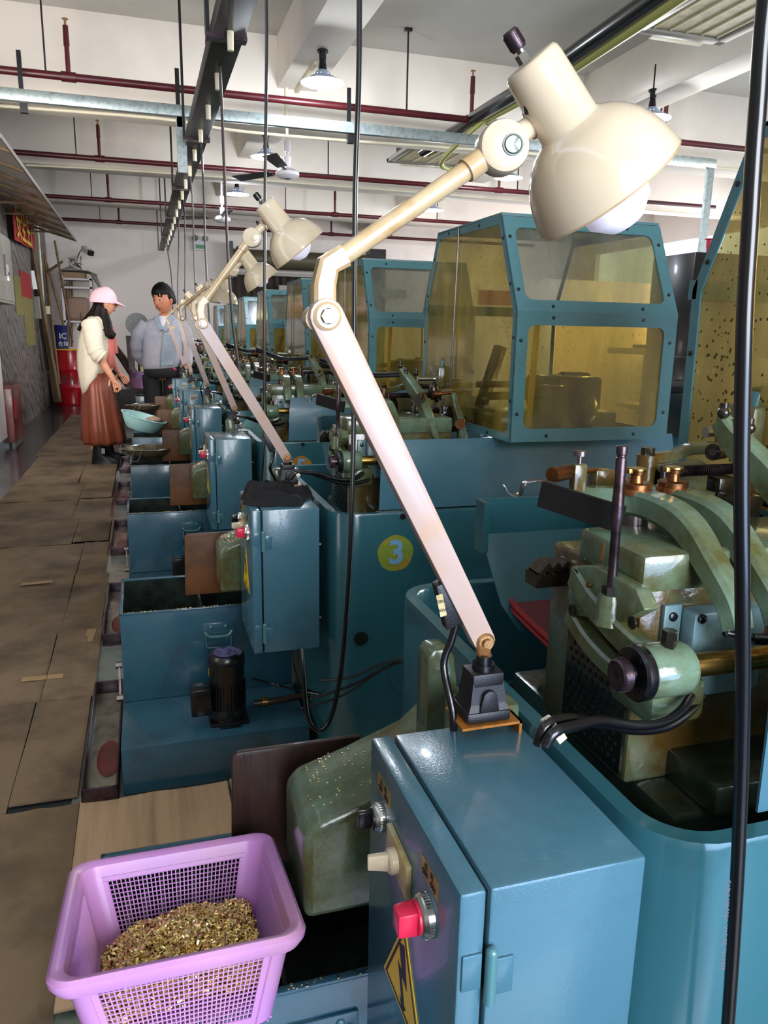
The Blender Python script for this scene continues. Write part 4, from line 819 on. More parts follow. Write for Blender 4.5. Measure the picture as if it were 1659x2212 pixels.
    la = MB().sweep([(0.6900, 0.8000, 1.1530), (0.7040, 0.7800, 1.1240), (0.7230, 0.7200, 1.0740), (0.7340, 0.6800, 1.0220), (0.7510, 0.6600, 0.9660)], .020, .030, (1, 0, 0), ws=lambda q: .8 + .5 * math.sin(PI * q)).build('long_rocker', M_castg, t)
    q = V((0.7190, 0.7000, 1.0760)); MB().cyl(q, q + V((-.01, -.018, .004)), .014).build('pivot_nut', M_oilmach, la)
    MB().cyl(q + V((-.006, -.018, .004)), q + V((-.004, -.026, .018)), .006).build('oil_cup', M_brass, la)
    for pp_ in ((0.6990, 0.7800, 1.1440), (0.6850, 0.7900, 1.1630), (0.7360, 0.8000, 1.1420)): MB().ball(pp_, .008).cyl(pp_, V(pp_) + V((0, 0, .012)), .005).build('link_bolt', M_oilmach, t)
    lb = MB().sweep([(0.8560, 0.8000, 1.0800), (0.8540, 0.7700, 1.0450), (0.8580, 0.7400, 1.0010), (0.8550, 0.7200, 0.9560)], .024, .026, (1, 0, 0), ws=lambda q: .6 + .5 * q).build('short_rocker', M_castg, t)
    q = V((0.8510, 0.7300, 1.0020)); MB().cyl(q, q + V((-.006, -.014, 0)), .0145).build('pivot_ring', M_copper, lb)
    MB().cyl(q + V((.008, -.012, .0)), q + V((.008, -.012, .014)), .0045).build('oil_cup', M_brass, lb)
    MB().box(*XB((0.8520, 0.9200, 1.0910), (0.9250, 0.9200, 1.1560)), .92, 1.00, *ZB((0.8520, 0.9200, 1.0910), (0.9250, 0.9200, 1.1560)), b=.006).build('tail_block', M_cast, t)
    MB().prism([(0.8650, 1.1540), (0.8740, 1.1830), (0.8900, 1.1870), (0.9210, 1.1870), (0.9570, 1.1820), (0.9820, 1.1320), (0.9430, 1.1350), (0.9390, 1.1550)], 'y', .935, .955, b=.002).build('bridge_plate', M_frame, t)
    MB().cyl((0.7950, 0.9500, 1.1170), (0.8690, 0.9500, 1.1170), .008).cyl((0.7960, 0.9500, 1.0930), (0.8700, 0.9500, 1.0930), .008).build('guide_rod', M_chrome, t)
    MB().cyl((0.7980, 0.8200, 1.0790), (0.8230, 0.8200, 1.0810), .011, n=24).build('adjuster_knob', M_copper, t)
    MB().cyl((0.8230, 0.8200, 1.0810), (0.9140, 0.8200, 1.0870), .0045).build('adjuster_rod', M_copper, t)
    MB().lathe((0.7280, 0.9800, 1.0260), (1, .1, 0), [(0, .036), (0, .040), (.09, .044), (.09, 0)], n=28).build('shroud_drum', M_cast, t)
    MB().prism([(0.7130, 1.0040), (0.7370, 1.0220), (0.7770, 1.0220), (0.8130, 0.9340), (0.7510, 0.9280), (0.7150, 0.9280)], 'y', .84, .94, b=.004).build('slide_casting', M_cast, t)
    ob = MB()
    rr = random.Random(3)
    for i in range(26):
        x = rr.uniform(.70, .92); y = rr.uniform(.82, 1.0); z = rr.uniform(.90, 1.06); s = rr.uniform(.008, .02)
        ob.box(x - s, x + s, y - s, y + s, z - s, z + s * .6, b=.002)
    ob.box(.66, .93, .86, 1.05, .80, .93, b=.01).build('gear_train', M_oilmach, t)
    al = MB().tube([(0.4620, 0.8500, 1.1790), (0.5580, 0.8500, 1.1440), (0.6080, 0.8300, 1.1370), (0.6930, 0.8000, 1.1420)], .0045).tube([(0.4620, 0.8500, 1.1700), (0.5580, 0.8500, 1.1360), (0.6080, 0.8300, 1.1310), (0.6930, 0.8000, 1.1350)], .0045).build('air_line', M_cable, t)
    # bearing bracket under the lamp and rounded belt cover
    MB().box(.330, .410, .752, .80, .70, .826, b=.006).prism([(.322, .70), (.322, .858), (.330, .868), (.350, .868), (.358, .858), (.368, .79), (.40, .70)], 'y', .835, .875, b=.005).build('lamp_mount_casting', M_castg, t)
    pf = [(.166, .505), (.166, .628), (.182, .647), (.250, .668), (.335, .70), (.385, .745), (.418, .760), (.418, .505)]
    MB().prism(pf, 'y', .842, .985, b=.012, seg=3).build('belt_cover', M_castg, t)
    s = MB(); rr = random.Random(8)
    for i in range(70): a = rr.uniform(.18, .36); b = rr.uniform(.86, .975); z = .6485 + max(0, a - .185) * .325; s.box(a, a + .0016, b, b + .0012, z, z + .0012)
    s.build('brass_specks', M_bits, t, smooth=False, kind='stuff')
    return t
def XB(a, b): return (min(a[0], b[0]), max(a[0], b[0]))
def ZB(a, b): return (min(a[2], b[2]), max(a[2], b[2]))
lat1 = lathe_machine()
# coolant hoses belong to the lathe
MB().tube([(0.5600, 0.6300, 0.8770), (0.5390, 0.6200, 0.8660), (0.4950, 0.6000, 0.8640), (0.4490, 0.5900, 0.8720), (0.3990, 0.5800, 0.8920), (0.3590, 0.5700, 0.9070), (0.3320, 0.5600, 0.9090), (0.3250, 0.5600, 0.8910)], .0052, n=10).build('coolant_hose', M_cable, lat1)
MB().tube([(0.5290, 0.6100, 0.8900), (0.5100, 0.6000, 0.8800), (0.4810, 0.5900, 0.8760), (0.4410, 0.5800, 0.8830), (0.3960, 0.5700, 0.9000), (0.3650, 0.5600, 0.9050), (0.3360, 0.5500, 0.9080), (0.3260, 0.5500, 0.8960)], .0052, n=10).build('coolant_hose', M_cable, lat1)
for p, q in (((0.3420, 0.5650, 0.9080), (0.3340, 0.5650, 0.9040)), ((0.3440, 0.5550, 0.9050), (0.3370, 0.5550, 0.9000))): MB().cyl(p, q, .0085, n=16).build('hose_clip', M_gland, lat1)

# ---------------------------------------------------------------- guard (first one built from the second's clear view)
GLAB = ['', 'oil spotted yellow guard rising at the right edge of the photograph', 'large teal framed guard with yellowed panes in the middle of the photograph', 'teal framed guard directly left of and behind the largest full guard', 'teal framed guard fourth in the row, left of the big lamp elbow', 'teal framed guard fifth in the row', 'teal framed guard sixth in the row', 'small teal framed guard seventh in the row', 'farthest tiny teal framed guard']
def guard(spot=False):
    t = thing('machine_guard', 'x', 'machine guard', (1.15, .8, .98), 'teal framed machine guards')
    xa, xb = .868, 1.335
    A = dict(fb=(.440, .986), fm=(.441, 1.313), ft=(.555, 1.548), bt=(1.005, 1.555), bm=(1.105, 1.33), bb=(1.10, .986))
    th = .004; fw = .034
    def bar(x0, y0, z0, x1, y1, z1, w_, h, up): return MB().obox((x0, y0, z0), (x1, y1, z1), w_, h, up=up)
    # front face lower: frame of four flat strips with rounded inner corners
    def flat_frame(P00, P10, P11, P01, wd, name, panename, pm, nrm):
        # quad corners, inner opening with rounded corners, thickness along normal
        P = [V(p) for p in (P00, P10, P11, P01)]; c = sum(P, V((0, 0, 0))) / 4; nrm = V(nrm).normalized()
        ins = []
        for i in range(4):
            p = P[i]; a = (P[(i + 1) % 4] - p).normalized(); b = (P[(i - 1) % 4] - p).normalized()
            r = .020; cc = p + (a + b) * (wd + r)
            for k in range(6): ang = k / 5 * PI / 2; ins.append(cc - a * r * math.cos(ang) - b * r * math.sin(ang))
        loop = ins
        n = len(loop); mb = MB(); off = nrm * th
        vs = []
        for o_ in (V((0, 0, 0)), off):
            vs += [p + o_ for p in P] + [p + o_ for p in loop]
        m4 = 4 + n; fs = []
        for k in (0, m4):
            for i in range(4):
                cur = [k + 4 + (i * 6 + q) for q in range(6)]
                for q in range(5): fs.append((k + i, cur[q], cur[q + 1]))
                nx = k + 4 + ((i + 1) * 6) % n
                fs.append((k + i, cur[5], nx, k + (i + 1) % 4))
        for i in range(n): fs.append((4 + i, 4 + (i + 1) % n, m4 + 4 + (i + 1) % n, m4 + 4 + i))
        for i in range(4): fs.append((i, (i + 1) % 4, m4 + (i + 1) % 4, m4 + i))
        mb.add(vs, fs); fr = mb.build(name, M_frame, t, ang=25)
        e = wd * .6; q4 = []
        for i in range(4):
            p = P[i]; a = (P[(i + 1) % 4] - p).normalized(); b = (P[(i - 1) % 4] - p).normalized(); q4.append(p + (a + b) * e + off * 1.3)
        MB().add(q4, [(0, 1, 2, 3)]).build(panename, pm, t, smooth=False)
        # screws
        for i in range(4):
            L = (P[(i + 1) % 4] - P[i]).length
            for f in ((.22, .78)):
                a = (P[(i + 1) % 4] - P[i]).normalized(); b = (P[(i - 1) % 4] - P[i]).normalized()
                q = P[i].lerp(P[(i + 1) % 4], f) + b * wd * .45
                MB().lathe(q, -nrm, [(0, .0048), (.002, .004), (.0028, 0)], n=10).build('screw', M_black, fr)
        return fr
    pl = M_pane_spot if spot else M_pane
    fl = flat_frame((xa, *A['fb']), (xb, *A['fb']), (xb, *A['fm']), (xa, *A['fm']), fw, 'lower_front_frame', 'lower_front_pane', M_pane, (0, 1, 0))
    nu = V((0, A['fm'][1] - A['ft'][1], 0)); d = V((0, A['ft'][0] - A['fm'][0], A['ft'][1] - A['fm'][1])).normalized(); nn = V((0, d.z, -d.y))
    flat_frame((xa, *A['fm']), (xb, *A['fm']), (xb - .0, *A['ft']), (xa, *A['ft']), fw * .9, 'upper_front_frame', 'upper_front_pane', M_pane_clear, nn)
    # left side: narrow frame, one pane, thin centre rod
    seq = [A[k] for k in ('fb', 'fm', 'ft', 'bt', 'bm', 'bb')]
    cy, cz = .78, 1.25; ins = []
    for i, (y, z) in enumerate(seq):
        p = V((0, y, z)); a = (V((0, *seq[(i + 1) % 6])) - p).normalized(); b = (V((0, *seq[(i - 1) % 6])) - p).normalized(); s = (a + b); s = s.normalized() * (.020 / max(.3, math.sqrt((1 - a.dot(b)) / 2)))
        ins.append((y + s.y, z + s.z))
    for xs, nm in ((xa, 'left'), (xb, 'right')):
        mb = MB(); vs = [(xs + k * .003, y, z) for k in (0, 1) for y, z in seq + ins]
        fs = []
        for k in (0, 12):
            for i in range(6): fs.append((k + i, k + (i + 1) % 6, k + 6 + (i + 1) % 6, k + 6 + i))
        for i in range(6): fs += [(i, (i + 1) % 6, 12 + (i + 1) % 6, 12 + i), (6 + i, 6 + (i + 1) % 6, 18 + (i + 1) % 6, 18 + i)]
        f = mb.add(vs, fs).build(nm + '_side_frame', M_frame, t, smooth=False)
        MB().add([(xs + .004, y, z) for y, z in ins], [tuple(range(6))]).build(nm + '_side_pane', pl, t, smooth=False)
        if nm == 'left':
            for i in range(6):
                for fq in (.3, .8):
                    a = V((xs, *seq[i])).lerp(V((xs, *seq[(i + 1) % 6])), fq); b = V((xs, *ins[i])).lerp(V((xs, *ins[(i + 1) % 6])), fq); q = (a + b) / 2
                    MB().lathe(q, (-1, 0, 0), [(0, .0045), (.002, .004), (.0026, 0)], n=8).build('screw', M_black, f)
    MB().cyl((xa - .003, .83, 1.552), (xa - .003, .85, 1.10), .0028).build('centre_rod', M_steel, t)
    # top, back
    MB().box(xa, xb, A['ft'][0], A['bt'][0], 1.549, 1.556).build('top_panel', M_frame, t)
    MB().add([(xa, *A['bm']), (xb, *A['bm']), (xb, *A['bt']), (xa, *A['bt'])], [(0, 1, 2, 3)]).add([(xa, *A['bb']), (xb, *A['bb']), (xb, *A['bm']), (xa, *A['bm'])], [(0, 1, 2, 3)]).build('rear_pane', M_pane_clear, t, smooth=False)
    for kk in ('bm', 'bb'): MB().obox((xa, *A[kk]), (xb, *A[kk]), .02, .03).build('rear_rail', M_frame, t)
    return t
def innards():
    t = thing('spindle_assembly', 'x', 'spindle', (1.1, .75, .98), 'oily spindle assemblies inside the guards')
    MB().box(.93, 1.30, .62, .98, .985, 1.04, b=.008).build('spindle_bed', M_oilmach, t)
    MB().box(1.12, 1.27, .66, .86, 1.04, 1.14, b=.012).lathe((1.27, .76, 1.10), (-1, 0, 0), [(0, .05), (.08, .05), (.09, .035), (.20, .035), (.2, 0)], n=28).build('head_stock', M_cast, t)
    MB().cyl((.93, .74, 1.08), (1.2, .74, 1.08), .012).cyl((.93, .80, 1.11), (1.2, .80, 1.11), .010).build('bar_rod', M_steel, t)
    MB().obox((1.0020, 0.6000, 0.9880), (1.0110, 0.6000, 1.2920), .013, .012).build('bar_stop', M_yelbar, t)
    MB().obox((.98, .90, 1.0), (1.02, .84, 1.22), .03, .03).build('feed_arm', M_oilmach, t)
    MB().ball((1.18, .62, 1.05), .05, sc=(1, .7, 1)).box(1.06, 1.1, .58, .66, 1.04, 1.12, b=.006).build('gear_cover', M_cast, t)
    return t
gd = guard(); sa = innards()
gd1 = guard(True); gd1['label'] = GLAB[1]
# ---------------------------------------------------------------- desk lamps on the machines
def lamp(label, base, P0, P1, el, tube0, ball, neck, S0, S1, det=True, box_at=None):
    t = thing('work_lamp', label, 'lamp', base, 'cream jointed work lamps on the machines')
    base = V(base); P0 = V(P0); P1 = V(P1); ball = V(ball); neck = V(neck); S0 = V(S0); S1 = V(S1); tube0 = V(tube0)
    s = max(.8, min(1.35, (S1 - S0).length / .150)); n = V((0, -1, 0))
    x, y, z = base
    MB().box(x - .033, x + .038, y - .026, y + .026, z - .0085, z - .0055).box(x + .035, x + .038, y - .026, y + .0, z - .03, z - .0055).build('bracket_plate', M_cream2 if not det else mat('rusty bracket', (176, 112, 40), .4, .3, c2=(90, 60, 30), sc=30, amt=.5), t)
    MB().box(x - .026, x + .026, y - .022, y + .022, z - .005, z + .008, b=.003).build('socket_base', M_blackpl, t)
    p = MB()
    for a, h0, h1 in ((.024, .008, .016), (.021, .016, .040)):
        p.loft([[V((x + i * a * (1 if h == h0 else .86), y + j * a * .86 * (1 if h == h0 else .86), z + h)) for i, j in ((-1, -1), (1, -1), (1, 1), (-1, 1))] for h in (h0, h1)])
    p.prism([(x - .0115, z + .008), (x - .0095, z + .020)] + [(x - .0085 * math.cos(PI * q / 8), z + .024 + .0085 * math.sin(PI * q / 8)) for q in range(9)] + [(x + .0095, z + .020), (x + .0115, z + .008)], 'y', y - .0225, y - .008, b=.0008)
    p.box(x - .0185, x + .0185, y - .016, y + .016, z + .034, z + .050, b=.002)
    p.build('socket_block', M_blackpl, t)
    MB().cyl((x, y, z + .05), (x, y, z + .057), .0125).cyl((x, y, z + .057), (x, y, z + .066), .009).build('swivel_collar', M_black, t)
    d = (P1 - P0).normalized()
    MB().cyl((x, y, z + .060), P0 + V((0, .006, -.004)), .0085, n=18).build('swivel_stem', M_rust, t)
    # lower arm: flat bar with rounded ends
    w_ = .0275 * s; w2 = (.0350 if det else .032) * s; side = d.cross(n).normalized(); th = .019; pts = []
    for i in range(9): a = PI * i / 8; pts.append(P0 + side * (w_ / 2) * math.cos(a) - d * (w_ / 2) * math.sin(a))
    for i in range(9): a = PI * i / 8; pts.append(P1 - side * (w2 / 2) * math.cos(a) + d * (w2 / 2) * math.sin(a))
    A = [q for q in pts]; B = [q + V((0, th, 0)) for q in pts]; nn_ = len(A)
    am = MB(); am._bm(A + B, [tuple(range(nn_ - 1, -1, -1)), tuple(range(nn_, 2 * nn_))] + [(i, (i + 1) % nn_, nn_ + (i + 1) % nn_, nn_ + i) for i in range(nn_)], .0012 if det else 0)
    arm = am.build('lower_arm', M_armw, t)
    for q, r in ((P0, .0108), (P1, .0142 * s)):
        b = MB().lathe(q, n, [(0, r), (.0015, r), (.004, r * .8), (.0042, r * .55)], n=28).build('washer', M_rust if q is P0 else M_cream2, arm)
        MB().hexa(q + n * .003, q + n * .009, r * .55).build('hex_bolt', M_rust if q is P0 else M_cream, arm)
    MB().cyl(P1 + V((-.006, .010, -.002)), P1 + V((-.006, .030, -.002)), .0130 * s, n=24).build('rear_knuckle', M_cream2, arm)
    pth = [P1 + V((0, .016, 0))] + [V(e) + V((0, .016, 0)) for e in el] + [tube0 + V((0, .016, 0))]
    MB().sweep(pth, .024 * s, .0225 * s, (0, 1, 0), sm=0).build('elbow', M_cream2, t)
    tb = MB().cyl(tube0 + V((0, .016, 0)), ball + V((0, .012, 0)), .0098 * s, n=24).build('upper_tube', M_cream2, t)
    dd = (ball - tube0).normalized()
    MB().cyl(ball - dd * .042 * s + V((0, .012, 0)), ball - dd * .020 * s + V((0, .012, 0)), .0122 * s, n=24).build('tube_collar', M_cream2, tb)
    bj = MB().lathe(ball - V((0, .006, 0)), (.18, 1, 0), [(0, .0), (0, .019 * s), (.003, .0245 * s), (.008, .0262 * s), (.026, .0262 * s), (.031, .0235 * s), (.031, 0)], n=36).build('ball_joint', M_cream, t)
    MB().lathe(ball - V((-.006, .006, 0)), (-.18, -1, 0), [(0, .0095 * s), (.003, .0092 * s), (.004, .008 * s), (.0045, 0)], n=24).build('joint_cap', mat('dark green cap', (46, 74, 62), .15, coat=.6) if det else M_cream, bj)
    if det: MB().lathe(ball - V((-.006, .0065, 0)), (-.18, -1, 0), [(0, .0092 * s), (0, .0108 * s), (.0025, .0106 * s), (.0025, .0092 * s)], n=28).build('cap_ring', M_black, bj)
    nd = (neck - ball).normalized()
    nk = MB().cyl(ball + V((0, .010, 0)) + nd * .015, neck + V((0, .012, 0)), .0112 * s, n=24).build('neck_tube', M_cream, t)
    MB().cyl(neck - nd * .012 + V((-.004, .0, .011)), neck - nd * .012 + V((-.007, -.002, .019)), .0034).build('clamp_screw', M_black, nk)
    MB().obox(neck + nd * .001 + V((0, .012, .0)), neck + nd * .004 + V((0, .012, 0)), .030 * s, .030 * s, b=.002).build('saddle', M_cream2, nk)
    ax = (S1 - S0).normalized(); L = (S1 - S0).length; k = L / .157
    C0 = S0 + V((0, .012, 0))
    pr = [(0, 0), (0, .0270), (.001, .0285), (.004, .0305), (.010, .0315), (.076, .0335), (.079, .0365), (.085, .048), (.094, .0590), (.106, .0690), (.120, .0765), (.135, .0820), (.150, .0852), (.157, .0862), (.1575, .0850), (.150, .0838), (.135, .0805), (.105, .0670), (.085, .045), (.078, .03)]
    sh = MB().lathe(C0, ax, [(a * k, b * k) for a, b in pr], n=72).build('lamp_shade', M_cream, t, ang=50)
    MB().lathe(C0 + ax * .157 * k, ax, [(-.001, .0850 * k), (.0015, .0868 * k), (.002, .0862 * k), (.001, .0842 * k)], n=72).build('shade_rim', M_cream2, sh)
    MB().lathe(C0 + ax * (.044 if det else .022) * k, ax, [(0, 0), (0, .014), (.030, .016), (.060, .026), (.085, .0345), (.105, .0375), (.125, .033), (.140, .018), (.145, 0)], n=40).build('bulb', M_bulb, t)
    kb = C0 + (frame(ax)[0] * 0) - ax * .002
    off = V((-.005, 0, .001)) * k
    kk = MB().hexa(kb + off + ax * .004, kb + off - ax * .005 * k, .0085 * k).cyl(kb + off - ax * .004 * k, kb + off - ax * .012 * k, .0045 * k).build('switch_nut', M_chrome, sh)
    kb2 = kb + off - ax * .0085 * k; kn = MB().lathe(kb2, -ax, [(0, .0075 * k), (.002, .0085 * k), (.019 * k, .0085 * k), (.021 * k, .007 * k), (.021 * k, 0)], n=32)
    for i in range(28):
        fx, fy, fd = frame(-ax); a = 2 * PI * i / 28; e = fx * math.cos(a) + fy * math.sin(a); kn.obox(kb2 + e * .0085 * k - ax * .003 * k, kb2 + e * .0085 * k - ax * .018 * k, .0008, .001, up=e)
    kn.build('switch_knob', M_dsteel if det else M_black, kk)
    if det or box_at:
        q = P0 + d * .062 - side * .020 if (d.cross(n).x > 0) else P0 + d * .062 + side * .020
        e = V((-.005, .012, 0)); u0 = P0 + d * .022 + V((-.026, .010, .002)); u1 = P0 + d * .082 + V((-.018, .012, .000))
        b = MB().obox(u0, u1, .020, .016, up=(0, -1, 0), b=.0015, w2=.010).build('inline_ballast', M_blackpl, t)
        if det:
            l = MB().obox(u0.lerp(u1, .28) + V((-.009, -.0082, 0)), u0.lerp(u1, .78) + V((-.0055, -.0082, 0)), .0075, .0006, up=(0, -1, 0)).build('rating_label', M_creampl, b)
            for f, s_ in ((.62, '220V'), (.42, '60W')): text('lettering', s_, u0.lerp(u1, f) + V((-.0072, -.0088, 0)), (PI / 2, 0, 0), .0048, M_ink, b)
        MB().tube([u0 + V((.004, 0, 0)), u0 + V((.000, .002, -.02)), u0 + V((-.008, .002, -.05)), V((x - .034, y + .0, z - .0)), V((x - .031, y + .004, z - .05))], .0042, n=10).build('power_cord', M_cable, t)
    return t
lamp('big cream work lamp in the foreground with its opal bulb and long pale arm', (.344, .722, .842), (0.3510, 0.7350, 0.9170), (0.1640, 0.7100, 1.2650), [(0.1640, 0.7100, 1.2930), (0.1680, 0.7100, 1.3110)], (0.1830, 0.7100, 1.3200), (0.3320, 0.7100, 1.4230), (0.3710, 0.7150, 1.4490), (0.3550, 0.7000, 1.4980), (0.4460, 0.7000, 1.3940))
lamp('second cream work lamp, its shade left of centre, bolted beside the black cloth', (0.3750, 2.1110, 0.8420), (0.3670, 2.0750, 0.9140), (0.1520, 2.0500, 1.2670), [(0.1480, 2.0500, 1.2980), (0.1520, 2.0500, 1.3170)], (0.1630, 2.0500, 1.3280), (0.2780, 2.0500, 1.4810), (0.3080, 2.0500, 1.5100), (0.3130, 2.0500, 1.5650), (0.4030, 2.0500, 1.4590), det=False, box_at=1)
lamp('third cream work lamp, shade just behind and below the second one', (0.3910, 3.5980, 0.8420), (0.3880, 3.5200, 0.9130), (0.2310, 3.5000, 1.3030), [(0.2220, 3.5000, 1.3390), (0.2250, 3.5000, 1.3640)], (0.2390, 3.5000, 1.3740), (0.3930, 3.5000, 1.5050), (0.4270, 3.5000, 1.5370), (0.4360, 3.5000, 1.5810), (0.5210, 3.5000, 1.4640), det=False, box_at=1)
lamp('fourth work lamp with its shade pointing straight down at the cabinets', (0.3870, 5.0110, 0.8420), (0.3820, 4.9500, 0.9240), (0.2470, 4.9500, 1.3200), [(0.2400, 4.9500, 1.3630), (0.2440, 4.9500, 1.3850)], (0.2580, 4.9500, 1.3960), (0.4070, 4.9500, 1.5190), (0.4400, 4.9500, 1.5450), (0.5100, 4.9500, 1.5720), (0.4980, 4.9500, 1.4170), det=False, box_at=1)
lamp('fifth work lamp in front of the man', (0.3690, 6.4790, 0.8420), (0.3650, 6.3000, 0.9250), (0.2960, 6.3000, 1.3280), [(0.2880, 6.3000, 1.3660), (0.2920, 6.3000, 1.3870)], (0.3060, 6.3000, 1.3980), (0.4240, 6.3000, 1.5080), (0.4530, 6.3000, 1.5290), (0.4410, 6.3000, 1.5830), (0.5350, 6.3000, 1.4760), det=False)
lamp('sixth and farthest work lamp touching the outline of the man', (0.3870, 7.9910, 0.8420), (0.3770, 7.5500, 0.9370), (0.2510, 7.5500, 1.3090), [(0.2320, 7.5500, 1.3490), (0.2410, 7.5500, 1.3700)], (0.2580, 7.5500, 1.3830), (0.3860, 7.5500, 1.5060), (0.4160, 7.5500, 1.5270), (0.4190, 7.5500, 1.5890), (0.5140, 7.5500, 1.4760), det=False)

# ---------------------------------------------------------------- the row: copies down the line
for o in [o for o in C.objects if o.name.startswith('air_line')]: AIR = o; AIR.parent = None; C.objects.unlink(AIR)
for k in range(2, NM + 1):
    d = V((DX[k], (k - 1) * PER, 0))
    r = dup(lat1, d, LATLAB[k])
    q = AIR.copy(); C.objects.link(q); q.parent = r
    dup(gd, d, GLAB[k]); s = dup(sa, d, 'oily spindle assembly with yellow bar inside the %s guard of the row' % ORD[k])
    dy = {2: .04, 3: .02}.get(k, 0)
    c = dup(cab1, d + V((0, dy, 0)), CABLAB[k])
    if k >= 5:
        for ch in list(c.children):
            pass
        v = MB().box(.295, .345, .474, .478, .755, .798, b=.001)
        off = c.location - cab1.location
        vp = MB(); vp.v = [q + off for q in v.v]; vp.f = v.f; vo = vp.build('ventilator_plate', M_greyk, c)
        sl = MB()
        for i in range(4): sl.box(.300 + .0115 * i, .306 + .0115 * i, .4735, .4745, .768, .776)
        s2 = MB(); s2.v = [q + off for q in sl.v]; s2.f = sl.f; s2.build('ventilator_slot', M_ink, vo)
    dup(b1, V((.0, (k - 1) * PER, 0)), BL[k]).data = b1.data.copy()
    if k != 2: dup(tank, V((0, (k - 2) * PER, 0)), TANKLAB[k])
dup(tank, V((0, -PER - .125, 0)), TANKLAB[1])
bd = [o for o in C.objects if o.name.startswith('wooden_board') and o != b1]
for o in bd: o.data.materials[0] = M_wood2
sa['label'] = 'oily spindle assembly inside the nearest guard at the right edge'
# the guard and spindle built first carry clean panes: move them out to the unseen place of the nearest machine only as the spotted one
for ch in list(gd.children_recursive): bpy.data.objects.remove(ch)
bpy.data.objects.remove(gd)
for k in (3, 4, 5): dup(pm, V((0, (k - 2) * PER, 0)), 'black pump motor on the step of the %s coolant tank' % ORD[k])
pm['label'] = PUMPLAB

# stickers with the machine numbers
def sticker(k, m, num, label):
    y = .492 + (k - 1) * PER; x = .604 - .02 + DX[k] ; z = .697 if k == 2 else .705
    if k == 3: x = (0.5930, 0.4900, 0.6970)[0] + DX[3]; z = (0.5930, 0.4900, 0.6970)[2]
    mb = MB(); n = 32; R = .0485; rr = random.Random(k); prev = None; vs = []; fs = []
    for j in range(7):
        for i in range(n):
            a = 2 * PI * i / n; r = R * j / 6 * (1 + (.02 * math.sin(5 * a) if j == 6 else 0)); h = -.0006 - (.0012 * abs(math.sin(3 * a + j * 1.7)) * rr.random() if m is M_stkg else .0002 * rr.random())
            vs.append((x + r * math.cos(a), y + h, z + r * math.sin(a)))
    for j in range(6):
        for i in range(n): fs.append((j * n + i, j * n + (i + 1) % n, (j + 1) * n + (i + 1) % n, (j + 1) * n + i))
    o = tag(mb.add(vs, fs).build('number_sticker', m, ang=10), label, 'sticker')
    text('sticker_numeral', num, (x + .002, y - .0026, z), (PI / 2, 0, 0), .088, M_num, None, ext=.0006, bold=.0022)
    tx = [q for q in C.objects if q.name.startswith('sticker_numeral')][-1]
    tx.parent = o
sticker(2, M_stkg, '3', 'wrinkled green and gold round sticker with a pale blue numeral 3')
sticker(3, M_stko, '5', 'orange round sticker with a pale blue numeral 5')

# ---------------------------------------------------------------- hanging cables
def cable(k, pts, r, label, m=M_cable):
    t = tag(MB().tube(pts, r, n=12, sm=5).build('hanging_cable', m), label, 'cable', 'black supply cables hanging from the cable tray'); return t
cb1 = cable(1, [(.455, .45, 2.58), (.43, .45, 2.2), (.40, .45, 1.8), (.386, .45, 1.5), (0.3890, 0.4500, 1.3920), (0.3940, 0.4500, 1.3220), (0.3990, 0.4500, 1.2610), (0.4110, 0.4500, 1.1640), (0.4280, 0.4500, 1.0560), (0.4400, 0.4500, 0.9780), (0.4530, 0.4500, 0.8730), (0.4640, 0.4500, 0.7590), (0.4740, 0.4500, 0.6290), (.50, .455, .3), (.52, .47, .05)], .0058, 'thick black cable hanging down the right edge of the photograph')
tx = text('cable_print', 'CABLE 300/500V   VAC GEI TAI A008', (0.4470, 0.4430, 0.7690), (PI / 2, PI / 2 - .06, -.3), .0056, M_print, None, ext=.0001)
tx.parent = cb1
cable(2, [(.458, 1.80, 2.60), (0.4800, 1.7800, 1.9420), (0.4750, 1.7800, 1.5730), (0.4750, 1.7800, 1.3750), (0.4760, 1.7800, 1.0570), (0.4680, 1.7600, 0.8580), (0.4600, 1.7500, 0.6630), (0.4430, 1.7500, 0.4320), (0.4160, 1.7500, 0.2960), (0.3830, 1.7500, 0.2650), (0.3570, 1.7600, 0.3050), (0.3510, 1.7800, 0.4170), (0.3510, 1.8000, 0.4710)], .0062, 'black cable hanging in front of the second machine and looping beneath its cabinet')
cable(3, [(.458, 3.1, 2.60), (0.4900, 3.1000, 2.4110), (0.4760, 3.1000, 1.7880), (0.4650, 3.1000, 1.2800), (0.4610, 3.1000, 0.9740), (0.4520, 3.0800, 0.8100), (0.4420, 3.0800, 0.6590)], .006, 'black cable passing left of the second lamp shade')
mbr = mat('brown cable sheath', (58, 40, 40), .35)
cable(4, [(.458, 4.45, 2.60), (0.4640, 4.4500, 2.3470), (0.4690, 4.4500, 2.0080), (0.4760, 4.4500, 1.6320), (0.4920, 4.4500, 1.2890), (0.5170, 4.4500, 1.0620), (0.5180, 4.4500, 0.8810)], .0075, 'brownish cable drooping past the third lamp shade', mbr)
cable(5, [(.458, 5.81, 2.50), (0.4650, 5.8000, 2.1680), (0.4640, 5.8000, 1.8640), (0.4710, 5.8000, 1.4900), (0.4800, 5.8000, 1.1680)], .007, 'black cable fifth from the camera under the cable tray')
cable(6, [(.458, 7.05, 2.50), (0.4750, 7.1000, 2.2940), (0.4720, 7.1000, 1.9220), (0.4730, 7.1000, 1.6170), (0.4780, 7.1000, 1.3060)], .007, 'black cable sixth from the camera under the cable tray')
cable(7, [(.458, 8.30, 2.50), (0.4800, 8.4000, 2.3500), (0.4690, 8.4000, 1.9520), (0.4530, 8.4000, 1.5440), (0.4560, 8.4000, 1.1280)], .007, 'black cable seventh from the camera under the cable tray')
